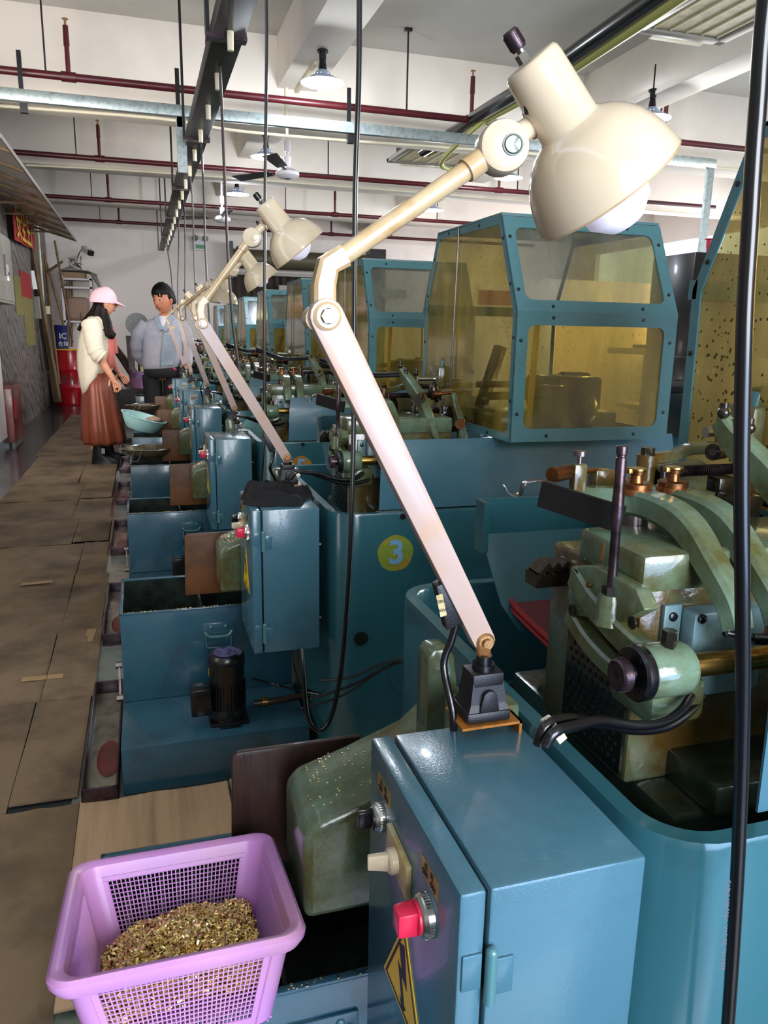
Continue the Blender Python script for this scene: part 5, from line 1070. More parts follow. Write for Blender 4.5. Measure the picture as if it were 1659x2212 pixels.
cable(8, [(.458, 9.53, 2.50), (0.4800, 9.6000, 2.4530), (0.4630, 9.6000, 2.0490), (0.4400, 9.6000, 1.7400), (0.4250, 9.6000, 1.1090)], .007, 'black cable directly above the head of the man')
cable(9, [(.42, 12.0, 2.58), (0.4300, 12.0000, 2.3680), (0.4580, 12.0000, 2.1160), (0.4710, 12.0000, 1.8270), (0.4640, 12.0000, 1.3380)], .008, 'slanting black cable at the far end of the cable tray')
tag(MB().tube([(0.3900, 1.7700, 0.3920), (0.4700, 1.7500, 0.4010), (0.5490, 1.7300, 0.4390), (0.6040, 1.7100, 0.4500), (0.6510, 1.7200, 0.4290), (0.7060, 1.7600, 0.3840), (0.7520, 1.8200, 0.3250)], .0035).tube([(0.3660, 1.7700, 0.3440), (0.4700, 1.7500, 0.3780), (0.5550, 1.7300, 0.4280), (0.6000, 1.7000, 0.4510), (0.6580, 1.7200, 0.4210), (0.7070, 1.7600, 0.3680), (0.7460, 1.8200, 0.3120)], .0035).tube([(0.3440, 1.7800, 0.3160), (0.4480, 1.7600, 0.3480), (0.5520, 1.7400, 0.4180), (0.6060, 1.7000, 0.4480), (0.6650, 1.7200, 0.4070), (0.7230, 1.7800, 0.3330)], .003).build('cable_bundle', M_cable), 'bundle of thin black cables draped over the round cover of the second machine', 'cable')
tag(MB().tube([(0.3460, 1.9000, 0.4310), (0.3500, 1.9000, 0.3770), (0.3770, 1.9500, 0.2970), (0.4410, 2.0000, 0.2370)], .003).tube([(0.2630, 2.1000, 0.2630), (0.3370, 2.1000, 0.2320), (0.3870, 2.0000, 0.2550), (0.4300, 1.9500, 0.2620)], .003).build('motor_lead', M_cable), 'thin black leads beneath the second control cabinet', 'cable')

# ---------------------------------------------------------------- black cloth on the second cabinet
def crumple(cx, cy, z0, rx, ry, h, seed, n=46):
    rr = random.Random(seed); fo = [(rr.uniform(0, PI), rr.uniform(1.6, 5.0), rr.uniform(0, 6), rr.uniform(.6, 1.4)) for _ in range(8)]
    vs = []
    for j in range(n + 1):
        for i in range(n + 1):
            u = 2 * i / n - 1; v = 2 * j / n - 1; m_ = max(abs(u), abs(v)); a = math.atan2(v, u)
            w_ = 1 + .14 * math.sin(2 * a + seed) + .10 * math.sin(5 * a + 1) + .05 * math.sin(9 * a)
            r = math.hypot(u, v); k = m_ / max(r, 1e-6)
            x = u * k * w_; y = v * k * w_
            nz_ = noise.ridged_multi_fractal(V((x * 1.0 + seed + .25 * math.sin(4 * y), y * 1.5, .3)), 1.1, 2.2, 3, 1.0, 2.2)
            e = min(1, (1 - m_) * 8); f = min(1.1, max(0, nz_ - .45) * .75); sh = .45 + .55 * max(0, 1 - ((x + .1) ** 2 + (y - .1) ** 2) * .9)
            vs.append((cx + rx * x, cy + ry * y, z0 + .001 + (.006 + h * sh * min(f, .9) * 1.5) * e ** .5))
    fs = [(j * (n + 1) + i, j * (n + 1) + i + 1, (j + 1) * (n + 1) + i + 1, (j + 1) * (n + 1) + i) for j in range(n) for i in range(n)]
    return vs, fs
v, f = crumple(.318, 1.975, .8225, .100, .088, .040, 5, 70)
mb = MB(); mb.add(v, f)
mb.build('black_cloth', M_cloth); tag(C.objects['black_cloth'], 'crumpled black cloth lying on top of the second control cabinet', 'cloth')

# ---------------------------------------------------------------- lilac basket with brass parts
bt = thing('plastic_basket', 'lilac plastic mesh basket full of small brass parts in the lower left corner', 'basket', (.013, .88, .52))
FRz, BKz = .580, .525
c0 = V((.010, .872, .552)); tilt = Matrix.Rotation(-math.atan2(.055, .262), 3, 'X')
def BK(x, y, z): return c0 + tilt @ V((x, y, z))
HX, HY, DP = .1235, .128, .112   # half opening sizes at the rim, depth
def taper(z): f = -z / DP; return 1 - .20 * f
def wallring(z, r, out=0.0, n=7):
    hx = HX * taper(z) + out; hy = HY * taper(z) + out; o = []
    for sx, sy, a0 in ((1, 1, 0), (-1, 1, PI / 2), (-1, -1, PI), (1, -1, 1.5 * PI)):
        for i in range(n + 1): a = a0 + PI / 2 * i / n; o.append(BK(sx * (hx - r) + r * math.cos(a), sy * (hy - r) + r * math.sin(a), z))
    return o
rim = MB().loft([wallring(-.016, .024, .0125), wallring(-.006, .026, .0165), wallring(.001, .026, .016), wallring(.0055, .026, .011), wallring(.0055, .025, .005), wallring(.001, .024, .0), wallring(-.014, .022, .0), wallring(-.014, .022, .003), wallring(-.002, .024, .004), wallring(-.004, .025, .012), wallring(-.016, .024, .0110)], caps=False).build('rolled_rim', M_pink, bt)
for q in range(4):
    cn = MB()
    def seg(z, out, q=q):
        rg = wallring(z, .022, out); return [rg[(q * 8 + i) % 32] for i in range(8)]
    for z0, z1 in ((-.014, -DP),):
        a = seg(z0, 0); b = seg(z1, 0); a2 = seg(z0, .0025); b2 = seg(z1, .0025)
        cn.loft([a + a2[::-1], b + b2[::-1]])
    cn.build('corner_post', M_pink, bt)
# lattice walls
def P_wall(side, u, z, out=0):
    k = taper(z); hx = HX * k + out; hy = HY * k + out
    if side == 0: return BK(u * (HX * k - .022), -hy, z)
    if side == 1: return BK(u * (HX * k - .022), hy, z)
    if side == 2: return BK(-hx, u * (HY * k - .022), z)
    return BK(hx, u * (HY * k - .022), z)
WN = ['front_mesh_wall', 'rear_mesh_wall', 'left_mesh_wall', 'right_mesh_wall']
for s_ in range(4):
    w_ = MB(); nv = 32; nh = 14; zt, zb = -.020, -.101
    up = [V((0, -1, 0)), V((0, 1, 0)), V((-1, 0, 0)), V((1, 0, 0))][s_]
    for i in range(nv + 1):
        u = -.93 + 1.86 * i / nv; w_.obox(P_wall(s_, u, zt), P_wall(s_, u, zb), .0014, .0018, up=up)
    for j in range(nh + 1):
        z = zt + (zb - zt) * j / nh; w_.obox(P_wall(s_, -.93, z, .0008), P_wall(s_, .93, z, .0008), .0012, .0012, up=up)
    w_.build(WN[s_], M_pink, bt, kind='stuff', smooth=False)
    b = MB(); w0 = .0023
    def strip(u0, z0, u1, z1):
        a = [P_wall(s_, u0, z0), P_wall(s_, u1, z0), P_wall(s_, u1, z1), P_wall(s_, u0, z1)]; c = [P_wall(s_, u0, z0, w0), P_wall(s_, u1, z0, w0), P_wall(s_, u1, z1, w0), P_wall(s_, u0, z1, w0)]
        b.add(a + c, [(3, 2, 1, 0), (4, 5, 6, 7), (0, 1, 5, 4), (1, 2, 6, 5), (2, 3, 7, 6), (3, 0, 4, 7)])
    strip(-1, -.013, 1, zt + .0005); strip(-1, zb, 1, -DP); strip(-1, zt, -.925, zb); strip(.925, zt, 1, zb)
    b.build('wall_border', M_pink, bt)
fl = MB(); k = taper(-DP)
for i in range(30): x = (-.94 + 1.88 * i / 29) * HX * k; fl.obox(BK(x, -HY * k, -DP), BK(x, HY * k, -DP), .0018, .002)
for i in range(30): y = (-.94 + 1.88 * i / 29) * HY * k; fl.obox(BK(-HX * k, y, -DP), BK(HX * k, y, -DP), .0018, .002)
fl.build('bottom_mesh', M_pink, bt, kind='stuff', smooth=False)
MB().loft([wallring(-DP - .002, .022, .002), wallring(-DP - .002, .022, -.008), wallring(-DP, .022, -.008), wallring(-DP, .022, .002)], caps=False).build('foot_ring', M_pink, bt)
pl = MB(); rr = random.Random(11)
def ph(x, y):
    u = x / HX; v_ = y / HY
    return -DP + .008 + .052 * max(0, 1 - ((u - .22) ** 2) / 1.5 - ((v_ + .0) ** 2) / 2.2) ** .75 + .003 * math.sin(x * 90) * math.cos(y * 70)
cnt = 0
tries = 0
while cnt < 5200 and tries < 60000:
    tries += 1
    x = rr.uniform(-.77, .77) * HX; y = rr.uniform(-.76, .76) * HY; top = ph(x, y)
    if x < -.62 * HX and rr.random() < .6: continue
    z = top - abs(rr.gauss(0, .004))
    if z < -DP + .003: z = -DP + .003
    d = V((rr.gauss(0, 1), rr.gauss(0, 1), rr.gauss(0, .55))).normalized() * rr.uniform(.0028, .0046); p = BK(x, y, z); d = tilt @ d; r = .0025
    X_, Y_, _ = frame(d); vs = []; n = 7
    for e in (-1, 1):
        for R_ in (r, r * .72):
            for i in range(n): a = 2 * PI * i / n; vs.append(p + d * e + (X_ * math.cos(a) + Y_ * math.sin(a)) * R_)
    fs = []
    for i in range(n):
        j = (i + 1) % n; fs += [(i, j, 2 * n + j, 2 * n + i), (n + i, 3 * n + i, 3 * n + j, n + j), (i, n + i, n + j, j), (2 * n + i, 2 * n + j, 3 * n + j, 3 * n + i)]
    pl.add(vs, fs); cnt += 1
o = pl.build('brass_parts', M_bits, None, ang=30); o['kind'] = 'stuff'; tag(o, 'heap of tiny turned brass tubes in the lilac basket', 'brass parts')
base = MB().add([BK(x, y, -DP + .0012) for x, y in ((-.3 * HX, -.75 * HY), (.78 * HX, -.75 * HY), (.78 * HX, .75 * HY), (-.3 * HX, .75 * HY))], [(0, 1, 2, 3)])
n = 14; vs = []
for j in range(n + 1):
    for i in range(n + 1):
        x = (-.62 + 1.40 * i / n) * HX; y = (-.78 + 1.56 * j / n) * HY; vs.append(BK(x, y, max(-DP + .001, ph(x, y) - .007)))
hm = MB().add(vs, [(j * (n + 1) + i, j * (n + 1) + i + 1, (j + 1) * (n + 1) + i + 1, (j + 1) * (n + 1) + i) for j in range(n) for i in range(n)]).build('heap_core', mat('dark brass core', (70, 54, 28), .5), o)
cr = thing('support_grate', 'dark oily grate over the nearest tank carrying the lilac basket', 'grate', (.0, .9, .43))
g = MB()
for i in range(9): g.box(-.088 + .0245 * i, -.080 + .0245 * i, .835, 1.145, .388, .394)
g.box(-.09, .125, .828, .835, .384, .394).box(-.09, .125, 1.140, 1.148, .384, .394).build('grate_bars', M_dark, cr)

# ---------------------------------------------------------------- basin and sieves on the far tanks
def basin():
    c = V((-0.0100, 6.3800, 0.5630)); ax = V((.30, -.05, 1)).normalized()
    t = thing('mint_basin', 'pale mint plastic basin tilted on the fifth coolant tank', 'basin', tuple(c))
    MB().lathe(c - ax * .085, ax, [(0, 0), (0, .11), (.01, .122), (.07, .158), (.10, .168), (.104, .180), (.108, .180), (.109, .166), (.07, .153), (.012, .115), (.008, 0)], n=48).build('basin_body', M_basin, t)
    MB().ball(c + V((.075, 0, -.005)), .055, sc=(1.1, 1, .45)).build('shavings', M_sponge, t, kind='stuff')
basin()
def sieve(c, r, label):
    t = thing('wire_sieve', label, 'sieve', tuple(c), 'round wire sieves on the tanks'); c = V(c)
    MB().lathe(c, (0, 0, 1), [(.004, r), (.008, r + .004), (.012, r), (.008, r - .004), (.004, r)], n=48).build('sieve_rim', M_chrome, t)
    MB().lathe(c, (0, 0, 1), [(.006, r), (-.02, r * .93), (-.045, r * .70), (-.052, 0)], n=40).build('mesh_bowl', M_mesh, t)
    MB().tube([c + V((-r * .55, -r * .85, .006)), c + V((-r * .75, -r * 1.05, -.035)), c + V((-r * .72, -r * 1.1, -.05)), c + V((-r * .45, -r * 1.1, -.05)), c + V((-r * .28, -r * .98, .004))], .0022, n=8).build('wire_handle', M_chrome, t)
    MB().box(c.x - r - .035, c.x - r + .004, c.y - .02, c.y + .02, .0 + c.z + .002, c.z + .010).build('rest_lug', M_mesh, t)
    MB().ball(c + V((.03, -.01, -.035)), .065, sc=(1, .8, .45)).build('shavings', M_sponge, t, kind='stuff')
sieve((0.0100, 5.1000, 0.5090), .142, 'round wire sieve with shavings resting on the fourth coolant tank')
sieve((0.0020, 7.7500, 0.5430), .14, 'farther round wire sieve beside the skirt of the woman')
fn = thing('small_table_fan', 'pale teal round fan guard standing between the third and fourth lathe', 'fan', (.5, 3.7, .8))
c = V((0.5350, 3.7500, 0.7710)); MB().lathe(c, (-.3, -1, .1), [(0, 0), (0, .05), (.01, .085), (.03, .09), (.034, .085), (.034, 0)], n=36).build('fan_guard', mat('pale teal plastic', (120, 170, 168), .35), fn)
s_ = MB(); fx, fy, fd = frame((-.3, -1, .1))
for i in range(40): a = 2 * PI * i / 40; e = fx * math.cos(a) + fy * math.sin(a); s_.obox(c + e * .03 + fd * .034, c + e * .082 + fd * .034, .0015, .003, up=fd)
s_.cyl(c - V((0, -.02, .08)), c - V((0, -.02, .14)), .02); s_.build('guard_spokes', MATS['pale teal plastic'], fn, kind='stuff')

# ---------------------------------------------------------------- people
def ringLR(l, r, dy, n=28, rip=0, ph=0, pw=1.0):
    l = V(l); r = V(r); c = (l + r) / 2; h = (r - l) / 2; out = []
    for i in range(n):
        a = 2 * PI * i / n; k = 1 + rip * math.sin(a * 9 + ph) * abs(math.sin(a * 3.5 + ph)); ca, sa_ = math.cos(a), math.sin(a)
        ca = math.copysign(abs(ca) ** pw, ca); sa_ = math.copysign(abs(sa_) ** pw, sa_)
        out.append(c + h * ca * k + V((0, dy * sa_ * k, 0)))
    return out
def skinned(name, nodes, edges, m, parent, root=0, lv=2):
    me = bpy.data.meshes.new(name); off = ORG[parent.name]
    me.from_pydata([tuple(V(p) - off) for p, r in nodes], edges, []); me.materials.append(m)
    o = bpy.data.objects.new(name, me); C.objects.link(o); o.parent = parent
    bm = bmesh.new(); bm.from_mesh(me); L = bm.verts.layers.skin.verify(); bm.verts.ensure_lookup_table()
    for i, (p, r) in enumerate(nodes):
        bm.verts[i][L].radius = (r, r) if not isinstance(r, tuple) else r; bm.verts[i][L].use_root = (i == root)
    bm.to_mesh(me); bm.free()
    s = o.modifiers.new('skin', 'SKIN'); s.use_smooth_shade = True; s.branch_smoothing = .5
    u = o.modifiers.new('sub', 'SUBSURF'); u.levels = lv; u.render_levels = lv
    return o
def head(parent, c, f, sc=1.0, tilt=0, m=M_skin):
    c = V(c); f = V(f).normalized(); up = V((0, 0, 1)); l = up.cross(f).normalized(); up = f.cross(l)
    def W(a, b, u): return c + (f * a + l * b + up * u) * sc
    mb = MB(); n = 36; mm = 24; vs = []; fs = []
    def shape(d):
        a, b, u = d
        A, B, U = a * .092, b * .073, u * .112
        if u < -.1: k = 1 - .30 * min(1, (-u - .1)) ; B *= k; A *= (1 - .10 * min(1, -u))
        if a < 0: A *= 1.02
        g = lambda a0, u0, w1, w2, b0=0: math.exp(-((b - b0) / w1) ** 2 - ((u - u0) / w2) ** 2) if a > 0 else 0
        A += .020 * g(0, -.14, .14, .17) + .008 * g(0, .02, .10, .25)
        A -= .007 * (g(0, .10, .16, .10, .40) + g(0, .10, .16, .10, -.40))
        A += .006 * g(0, -.46, .26, .09) + .007 * g(0, -.78, .3, .16) - .004 * g(0, -.60, .3, .06)
        A += .003 * g(0, .30, .6, .12)
        return A, B, U
    for j in range(mm + 1):
        t_ = PI * j / mm
        for i in range(n):
            a = 2 * PI * i / n; vs.append(W(*shape((math.sin(t_) * math.cos(a), math.sin(t_) * math.sin(a), math.cos(t_)))))
    for j in range(mm):
        for i in range(n): fs.append((j * n + i, j * n + (i + 1) % n, (j + 1) * n + (i + 1) % n, (j + 1) * n + i))
    h = mb.add(vs, fs).build('head', m, parent, ang=180)
    for s_ in (1, -1):
        e = MB().ball(W(.070, .029 * s_, .010), .0135 * sc, n=12, sc=(1, 1, .62)); e.build('eye', M_wht, h)
        MB().ball(W(.0795, .029 * s_, .009), .0068 * sc, n=10).build('iris', M_ink, h)
        MB().tube([W(.083, .012 * s_, .033), W(.084, .03 * s_, .038), W(.072, .047 * s_, .031)], .0032 * sc, n=6).build('eyebrow', M_hair, h)
        MB().tube([W(.084, .014 * s_, .015), W(.083, .029 * s_, .0185), W(.073, .044 * s_, .012)], .0022 * sc, n=6).build('eyelid', m, h)
        er = MB().ball(W(-.004, .072 * s_, -.006), .03 * sc, n=14, sc=(.5, .35, 1)); er.ball(W(.004, .078 * s_, .004), .02 * sc, n=10, sc=(.6, .4, 1)); er.build('ear', m, h)
        MB().ball(W(.104, .008 * s_, -.024), .007 * sc, n=8).build('nostril', m, h)
    MB().tube([W(.082, -.020, -.052), W(.092, -.006, -.050), W(.092, .006, -.050), W(.082, .020, -.052)], .0042 * sc, n=8).tube([W(.080, -.016, -.058), W(.089, 0, -.059), W(.080, .016, -.058)], .0046 * sc, n=8).build('lips', M_lip, h)
    return h, W
def hairmesh(W, m, parent, name='hair', k=1.12, front=.42, low=-.55, fr=.30):
    mb = MB(); n = 40; mm = 24; vs = []; fs = []
    rr = random.Random(7)
    for j in range(mm + 1):
        t_ = PI * j / mm
        for i in range(n):
            a = 2 * PI * i / n; d = (math.sin(t_) * math.cos(a), math.sin(t_) * math.sin(a), math.cos(t_))
            q = k + .035 * math.sin(a * 11 + j) * rr.random()
            lim = fr + .08 * math.sin(a * 17)
            if (d[0] > front and d[2] < lim) or (d[0] > -.05 and d[2] < .12 and abs(d[1]) > .0) or d[2] < low: q = .86
            vs.append(W(d[0] * .096 * q, d[1] * .077 * q, d[2] * .117 * q))
    for j in range(mm):
        for i in range(n): fs.append((j * n + i, j * n + (i + 1) % n, (j + 1) * n + (i + 1) % n, (j + 1) * n + i))
    return mb.add(vs, fs).build(name, m, parent, ang=180)
def hand_nodes(nodes, edges, wrist, d, palm_n, thumb, curl, s=1.0, root=None):
    # palm and five fingers as chained nodes growing from the wrist node index
    d = V(d).normalized(); pn = V(palm_n).normalized(); sd = d.cross(pn).normalized(); w0 = V(nodes[wrist][0])
    pm_ = len(nodes); nodes.append((w0 + d * .045 * s, (.024 * s, .016 * s))); edges.append((wrist, pm_))
    for i, (o, L) in enumerate(((-.026, .070), (-.009, .078), (.009, .074), (.025, .058))):
        prev = pm_; p = w0 + d * .082 * s + sd * o * s; q = d.copy()
        idx = len(nodes); nodes.append((p, .0088 * s)); edges.append((prev, idx)); prev = idx
        for j in range(3):
            ang = curl * (j + 1) * .5; q = d * math.cos(ang) + pn * math.sin(ang); p = p + q * L * s / 3
            idx = len(nodes); nodes.append((p, (.0082 - .0009 * j) * s)); edges.append((prev, idx)); prev = idx
    p = w0 + d * .022 * s + sd * thumb * .026 * s; idx = len(nodes); nodes.append((p, .0105 * s)); edges.append((pm_, idx)); prev = idx
    for j in range(2):
        p = p + (d * .75 + sd * thumb * .5 + pn * (.3 + .3 * j)).normalized() * .028 * s; idx = len(nodes); nodes.append((p, .009 * s)); edges.append((prev, idx)); prev = idx

# woman in profile, facing right towards the machines
wo = thing('person', 'person in a pink cap, loose cream sweater and copper satin skirt standing on the cardboard', 'person', (-.40, 7.7, 0), 'people talking at the end of the row')
Yw = 7.70
N = [((-0.4190, 7.7000, 0.8750), .11), ((-0.4000, 7.7000, 1.1270), .12), ((-0.3700, 7.7000, 1.2920), .10), ((-0.3420, 7.7000, 1.3590), .048), ((-0.3180, 7.7000, 1.4250), .046),
     ((-0.4080, 7.5800, 1.2710), .055), ((-0.3880, 7.5200, 1.0400), .046), ((-0.2740, 7.5000, 0.8360), .031),
     ((-0.3330, 7.8400, 1.2690), .052), ((-0.2930, 7.9000, 1.0180), .038), ((-0.2290, 7.8400, 0.8690), .026),
     ((-0.4390, 7.6200, 0.6270), .075), ((-0.4550, 7.6200, 0.3710), .055), ((-0.4610, 7.6200, 0.1330), .040),
     ((-0.4110, 7.7800, 0.6140), .075), ((-0.4020, 7.7800, 0.3520), .055), ((-0.3990, 7.7800, 0.1300), .040)]
E = [(0, 1), (1, 2), (2, 3), (3, 4), (2, 5), (5, 6), (6, 7), (2, 8), (8, 9), (9, 10), (0, 11), (11, 12), (12, 13), (0, 14), (14, 15), (15, 16)]
hand_nodes(N, E, 7, V(N[7][0]) - V(N[6][0]) + V((.0, 0, -.02)), (-.2, -.9, -.3), 1, 1.0, 1.12)
hand_nodes(N, E, 10, V((.6, -.05, -.75)), (-.4, -.6, .1), 1, .45, 1.1)
skinned('body', N, E, M_skin, wo, lv=2)
hd, W = head(wo, (-0.2950, 7.7000, 1.4790), (1, .28, -.10), .98)
mb = MB()
cap = MB(); vs = []; fs = []; n = 36; mm = 12
for j in range(mm + 1):
    t_ = PI / 2 * 1.12 * j / mm
    for i in range(n):
        a = 2 * PI * i / n; vs.append(W(.122 * math.sin(t_) * math.cos(a) - .016, .098 * math.sin(t_) * math.sin(a), .022 + .125 * max(math.cos(t_), -.3) + .006 * math.cos(a)))
for j in range(mm):
    for i in range(n): fs.append((j * n + i, j * n + (i + 1) % n, (j + 1) * n + (i + 1) % n, (j + 1) * n + i))
cp = cap.add(vs, fs).build('cap', M_pinkc, wo, ang=180)
br = MB(); a_ = []
for k_ in range(2):
    for i in range(13):
        a = -PI / 2 * .8 + PI * .8 * i / 12; a_.append(W(.104 * math.cos(a) - .004, .090 * math.sin(a), .034 - .006 * k_)); a_.append(W(.105 * math.cos(a) + .088 * math.cos(a) ** .7 - .004, .080 * math.sin(a), .028 - .034 * math.cos(a) - .007 * k_))
fs = []
for i in range(12): fs += [(2 * i, 2 * i + 1, 2 * i + 3, 2 * i + 2), (26 + 2 * i, 26 + 2 * i + 2, 26 + 2 * i + 3, 26 + 2 * i + 1), (2 * i + 1, 26 + 2 * i + 1, 26 + 2 * i + 3, 2 * i + 3)]
br.add(a_, fs).build('brim', M_pinkc, cp)
MB().ball(W(-.108, 0, .030), .030, sc=(.5, 1, .9)).build('strap_opening', M_ink, cp)
MB().tube([W(-.112, -.05, .004), W(-.124, 0, .002), W(-.112, .05, .004)], .008, n=6).build('strap', M_pinkc, cp)
# long hair
hr = MB(); lev = [((203,650), (236,652), .085), ((197,665), (234,668), .088), ((188,685), (233,690), .09), ((184,700), (236,705), .075), ((205,712), (243,716), .05), ((228,722), (249,725), .03), ((238,732), (248,733), .012)]
def RR(l, r, y=7.69):
    return None
rings = [ringLR((-0.3890, 7.7000, 1.4960), (-0.2700, 7.7000, 1.5000), .080, n=56, rip=.08), ringLR((-0.4080, 7.7000, 1.4390), (-0.2770, 7.7000, 1.4420), .086, n=56, rip=.11), ringLR((-0.4470, 7.6800, 1.3720), (-0.2690, 7.6800, 1.3680), .088, n=56, rip=.13, ph=.2), ringLR((-0.4290, 7.6400, 1.3110), (-0.2550, 7.6400, 1.3070), .075, n=56, rip=.16, ph=.5), ringLR((-0.3620, 7.5800, 1.2510), (-0.2480, 7.5800, 1.2450), .05, n=56, rip=.2, ph=.9), ringLR((-0.3090, 7.5600, 1.2030), (-0.2180, 7.5600, 1.2050), .03, n=56, rip=.25, ph=1.3), ringLR((-0.2760, 7.5500, 1.1630), (-0.2370, 7.5500, 1.1600), .012, n=56)]
MB().loft(rings).build('long_hair', M_hairb, wo, ang=180)
MB().loft([ringLR((-0.4250, 7.7800, 1.4240), (-0.3050, 7.7800, 1.4270), .05), ringLR((-0.5130, 7.8000, 1.3230), (-0.3950, 7.8000, 1.2930), .05), ringLR((-0.5600, 7.8200, 1.2390), (-0.5060, 7.8200, 1.2070), .02)]).build('rear_hair', M_hairb, wo, ang=180)
MB().tube([W(.085, -.045, .012), W(.088, -.02, .012)], .0035).tube([W(.075, -.07, .012), W(-.01, -.078, .012)], .0025).lathe(W(.082, -.032, .006), W(1, -.3, 0) - W(0, 0, 0), [(0, .018), (.004, .018)], n=16).build('glasses', M_ink, wo)
# sweater and coral top
MB().loft([ringLR((-0.3800, 7.7000, 1.3820), (-0.2970, 7.7000, 1.3680), .07, rip=.02), ringLR((-0.4490, 7.7000, 1.3560), (-0.2850, 7.7000, 1.3110), .16, rip=.02), ringLR((-0.5020, 7.7000, 1.2730), (-0.2730, 7.7000, 1.2450), .21, rip=.03), ringLR((-0.5440, 7.7000, 1.1660), (-0.2660, 7.7000, 1.1490), .215, rip=.04), ringLR((-0.5660, 7.7000, 1.0210), (-0.2690, 7.7000, 1.0360), .21, rip=.04), ringLR((-0.5710, 7.7000, 0.8750), (-0.2990, 7.7000, 0.9270), .205, rip=.05), ringLR((-0.5590, 7.7000, 0.7570), (-0.3530, 7.7000, 0.8420), .20, rip=.05), ringLR((-0.5460, 7.7000, 0.6550), (-0.4300, 7.7000, 0.7650), .16, rip=.04), ringLR((-0.5300, 7.7000, 0.6550), (-0.4570, 7.7000, 0.7230), .12)]).build('sweater', M_knit, wo, ang=180)
MB().loft([ringLR((-0.3270, 7.7200, 1.2930), (-0.2550, 7.7200, 1.2870), .09), ringLR((-0.3340, 7.7200, 1.1690), (-0.2420, 7.7200, 1.1620), .13), ringLR((-0.3420, 7.7200, 1.0430), (-0.2410, 7.7200, 1.0360), .14), ringLR((-0.3510, 7.7200, 0.8960), (-0.2370, 7.7200, 0.8960), .14)]).build('coral_top', M_coral, wo, ang=180)
sl = [(-0.4170, 7.5500, 1.2980), (-0.4040, 7.5000, 1.2020), (-0.3970, 7.4800, 1.1100), (-0.3780, 7.4700, 1.0410), (-0.3370, 7.4700, 1.0010)]
MB().tube(sl, .07, n=20, sm=6, rs=lambda q: .088 - .020 * q + .006 * math.sin(q * 40) * (q > .6)).build('sleeve', M_knit, wo, ang=180)
MB().tube([(-0.3110, 7.8800, 1.2530), (-0.2860, 7.9200, 1.1460), (-0.2640, 7.9200, 1.0170)], .06, n=16, rs=lambda q: .075 - .02 * q).build('far_sleeve', M_coral, wo, ang=180)
rg = []
for i, (l, r, dy) in enumerate((((-0.5210, 7.7000, 0.8540), (-0.2950, 7.7000, 0.8550), .17), ((-0.5430, 7.7000, 0.7060), (-0.2710, 7.7000, 0.7050), .20), ((-0.5580, 7.7000, 0.5360), (-0.2400, 7.7000, 0.5330), .22), ((-0.5690, 7.7000, 0.3640), (-0.2110, 7.7000, 0.3800), .24), ((-0.5740, 7.7000, 0.2340), (-0.1900, 7.7000, 0.2470), .25), ((-0.5550, 7.7000, 0.2030), (-0.2090, 7.7000, 0.2030), .23))): rg.append(ringLR(l, r, dy, n=72, rip=.06 + .012 * i, ph=.12 * i))
MB().loft(rg).build('skirt', M_skirt, wo, ang=180)
def boot(p, name, par, toe):
    p = V(p); x, y, z = p
    return MB().loft([ringLR((x - .05, y, .33), (x + .05, y, .33), .05), ringLR((x - .052, y, .20), (x + .05, y, .20), .05), ringLR((x - .06, y, .10), (x + .065, y, .10), .048), ringLR((x - .065, y, .075), (x + .15, y + toe, .065), .05), ringLR((x - .07, y, .035), (x + .20, y + toe, .035), .052), ringLR((x - .072, y, .012), (x + .205, y + toe, .012), .054)]).build(name, M_boot, par, ang=60)
b_ = boot((-.425, 7.60, 0), 'boot', wo, .01); MB().box(-.40, -.37, 7.545, 7.552, .12, .17).build('buckle', M_chrome, b_)
boot((-.36, 7.80, 0), 'boot', wo, .03)
tag(MB().obox((-0.2310, 7.4600, 0.7310), (-0.2020, 7.4400, 0.6740), .008, .018).build('phone', M_ink), 'small dark object held low in the hand of the woman', 'tool')

# man facing left
mn = thing('person', 'person with black hair in a grey blue work jacket standing behind the cabinets', 'person', (.18, 8.3, 0), 'people talking at the end of the row')
N = [((0.1920, 8.3000, 0.8490), .12), ((0.2020, 8.3000, 1.0800), .13), ((0.2110, 8.3000, 1.2720), .12), ((0.2320, 8.3000, 1.3540), .066), ((0.2360, 8.3000, 1.4270), .062),
     ((0.0410, 8.3200, 1.2690), .06), ((-0.0230, 8.3800, 1.0530), .045), ((0.0500, 8.4800, 0.8870), .033),
     ((0.3900, 8.2600, 1.2760), .06), ((0.4380, 8.3000, 1.0370), .045), ((0.4070, 8.2000, 0.8550), .033),
     ((.10, 8.30, .80), .09), ((.09, 8.30, .45), .062), ((.08, 8.30, .08), .045), ((.28, 8.30, .80), .09), ((.29, 8.30, .45), .062), ((.30, 8.30, .08), .045)]
E = [(0, 1), (1, 2), (2, 3), (3, 4), (2, 5), (5, 6), (6, 7), (2, 8), (8, 9), (9, 10), (0, 11), (11, 12), (12, 13), (0, 14), (14, 15), (15, 16)]
hand_nodes(N, E, 7, V((.5, .5, -.5)), (0, -1, 0), 1, .8, 1.0)
hand_nodes(N, E, 10, V((0, -.3, -1)), (-1, 0, 0), 1, .8, 1.0)
skinned('body', N, E, M_skin2, mn, lv=2)
hd, W = head(mn, (0.2360, 8.3000, 1.5440), (-.66, -.80, -.18), 1.22, m=M_skin2)
hairmesh(W, M_hair, mn, k=1.20, front=.25, low=-.35, fr=.44)
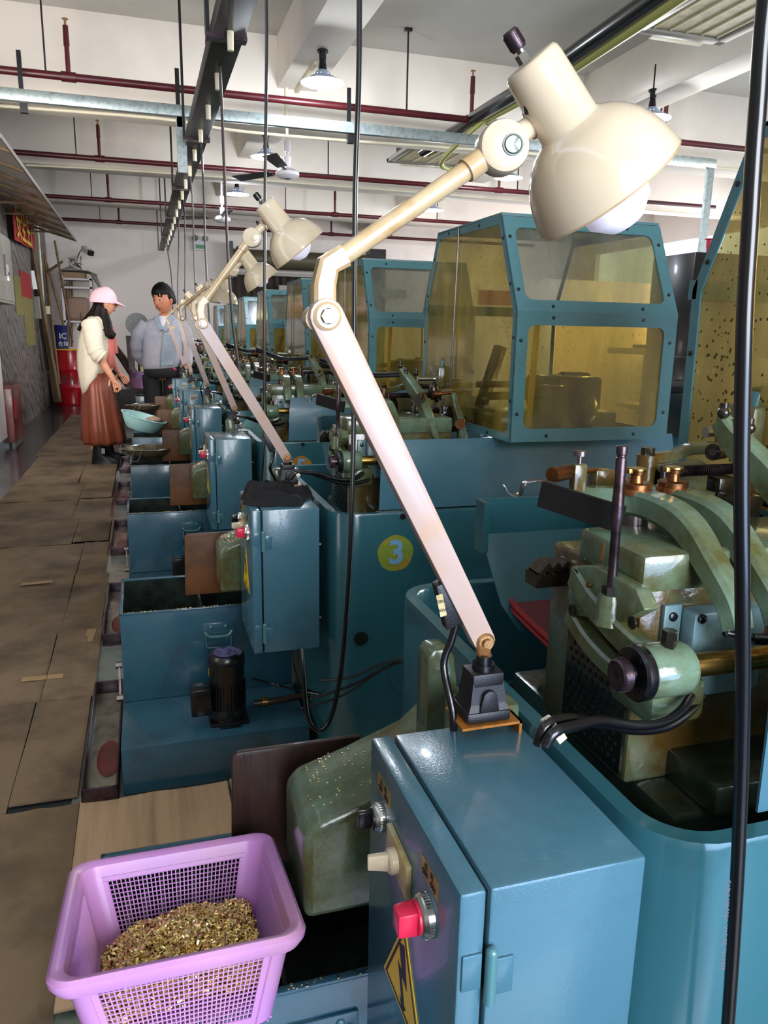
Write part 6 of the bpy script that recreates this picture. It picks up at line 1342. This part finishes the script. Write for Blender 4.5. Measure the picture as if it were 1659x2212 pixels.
jr = [(ringLR((0.1620, 8.3000, 1.3800), (0.3060, 8.3000, 1.3920), .07)), ringLR((0.0530, 8.3000, 1.3320), (0.4040, 8.3000, 1.3490), .13), ringLR((0.0150, 8.3000, 1.2770), (0.4380, 8.3000, 1.2950), .15, rip=.01), ringLR((0.0130, 8.3000, 1.1460), (0.4290, 8.3000, 1.1620), .165, rip=.02), ringLR((0.0100, 8.3000, 1.0090), (0.4090, 8.3000, 1.0220), .17, rip=.025), ringLR((-0.0030, 8.3000, 0.9170), (0.3920, 8.3000, 0.9290), .175, rip=.02), ringLR((0.0080, 8.3000, 0.8760), (0.3720, 8.3000, 0.8960), .16), ringLR((0.0070, 8.3000, 0.8620), (0.3670, 8.3000, 0.8780), .15)]
MB().loft(jr).build('jacket', M_jacket, mn, ang=180)
MB().tube([(0.0600, 8.3000, 1.2960), (-0.0160, 8.2800, 1.2050), (-0.0440, 8.3200, 1.0770), (-0.0270, 8.3800, 0.9830), (0.0510, 8.4600, 0.9060)], .06, n=20, rs=lambda q: .075 - .022 * q + .004 * math.sin(q * 30)).build('sleeve', M_jacket, mn, ang=180)
MB().tube([(0.3830, 8.2800, 1.3120), (0.4420, 8.2600, 1.1990), (0.4550, 8.2800, 1.0370), (0.4280, 8.2200, 0.9000)], .06, n=20, rs=lambda q: .075 - .022 * q + .004 * math.sin(q * 30)).build('sleeve', M_jacket, mn, ang=180)
MB().loft([[V(p) for p in ((0.2170, 8.1280, 1.2090), (0.3100, 8.1300, 1.2110), (0.3110, 8.1600, 1.2110), (0.2180, 8.1600, 1.2090))], [V(p) for p in ((0.1870, 8.1180, 1.0390), (0.3210, 8.1250, 1.0490), (0.3220, 8.1600, 1.0480), (0.1880, 8.1600, 1.0380))], [V(p) for p in ((0.1720, 8.1220, 0.9030), (0.2970, 8.1250, 0.9130), (0.2990, 8.1600, 0.9110), (0.1730, 8.1600, 0.9010))]]).build('front_panel', M_jacketb, mn)
MB().prism([(0, 0), (1, 0), (0, 1)], 'y', 0, .001) if False else None
MB().loft([ringLR((0.1820, 8.2000, 1.3880), (0.2670, 8.2000, 1.3850), .05), ringLR((0.1910, 8.1500, 1.3070), (0.2440, 8.1500, 1.3080), .03), ringLR((0.2100, 8.1350, 1.2540), (0.2230, 8.1350, 1.2540), .012)]).build('tee_shirt', M_tee, mn, ang=180)
MB().sweep([(0.1610, 8.2200, 1.3870), (0.1740, 8.1500, 1.3160), (0.2060, 8.1250, 1.2540)], .02, .05, (0, 1, 0)).sweep([(0.3040, 8.2200, 1.4000), (0.2710, 8.1500, 1.3180), (0.2230, 8.1250, 1.2450)], .02, .05, (0, 1, 0)).build('collar', M_jacketb, mn)
MB().tube([(0.2090, 8.1200, 1.2450), (0.1910, 8.1050, 1.1290), (0.1770, 8.1000, 1.0170), (0.1670, 8.1150, 0.8940)], .004, n=6).build('zip', M_grey, mn)
MB().obox((0.2980, 8.1000, 1.2730), (0.3290, 8.1000, 1.2740), .004, .012).build('badge', M_yel, mn)
MB().loft([ringLR((0.0130, 8.3000, 0.8940), (0.3730, 8.3000, 0.9060), .15), ringLR((0.0080, 8.3000, 0.7790), (0.3810, 8.3000, 0.7790), .155), ringLR((.0, 8.3, .78), (.38, 8.3, .78), .14)]).build('trouser_seat', M_trou, mn, ang=180)
for x in (.09, .29): MB().tube([(x, 8.3, .80), (x, 8.3, .45), (x, 8.3, .09)], .09, n=18, rs=lambda q: .10 - .03 * q).build('trouser_leg', M_trou, mn, ang=180)
for x in (.09, .29): MB().loft([ringLR((x - .045, 8.28, .10), (x + .045, 8.28, .10), .06), ringLR((x - .05, 8.24, .05), (x + .05, 8.24, .05), .13), ringLR((x - .05, 8.24, .006), (x + .05, 8.24, .006), .14)]).build('shoe', M_boot, mn, ang=60)
MB().obox((0.2960, 8.1200, 0.8810), (0.3260, 8.1200, 0.8630), .006, .016).build('pocket_tab', M_redpl, mn)
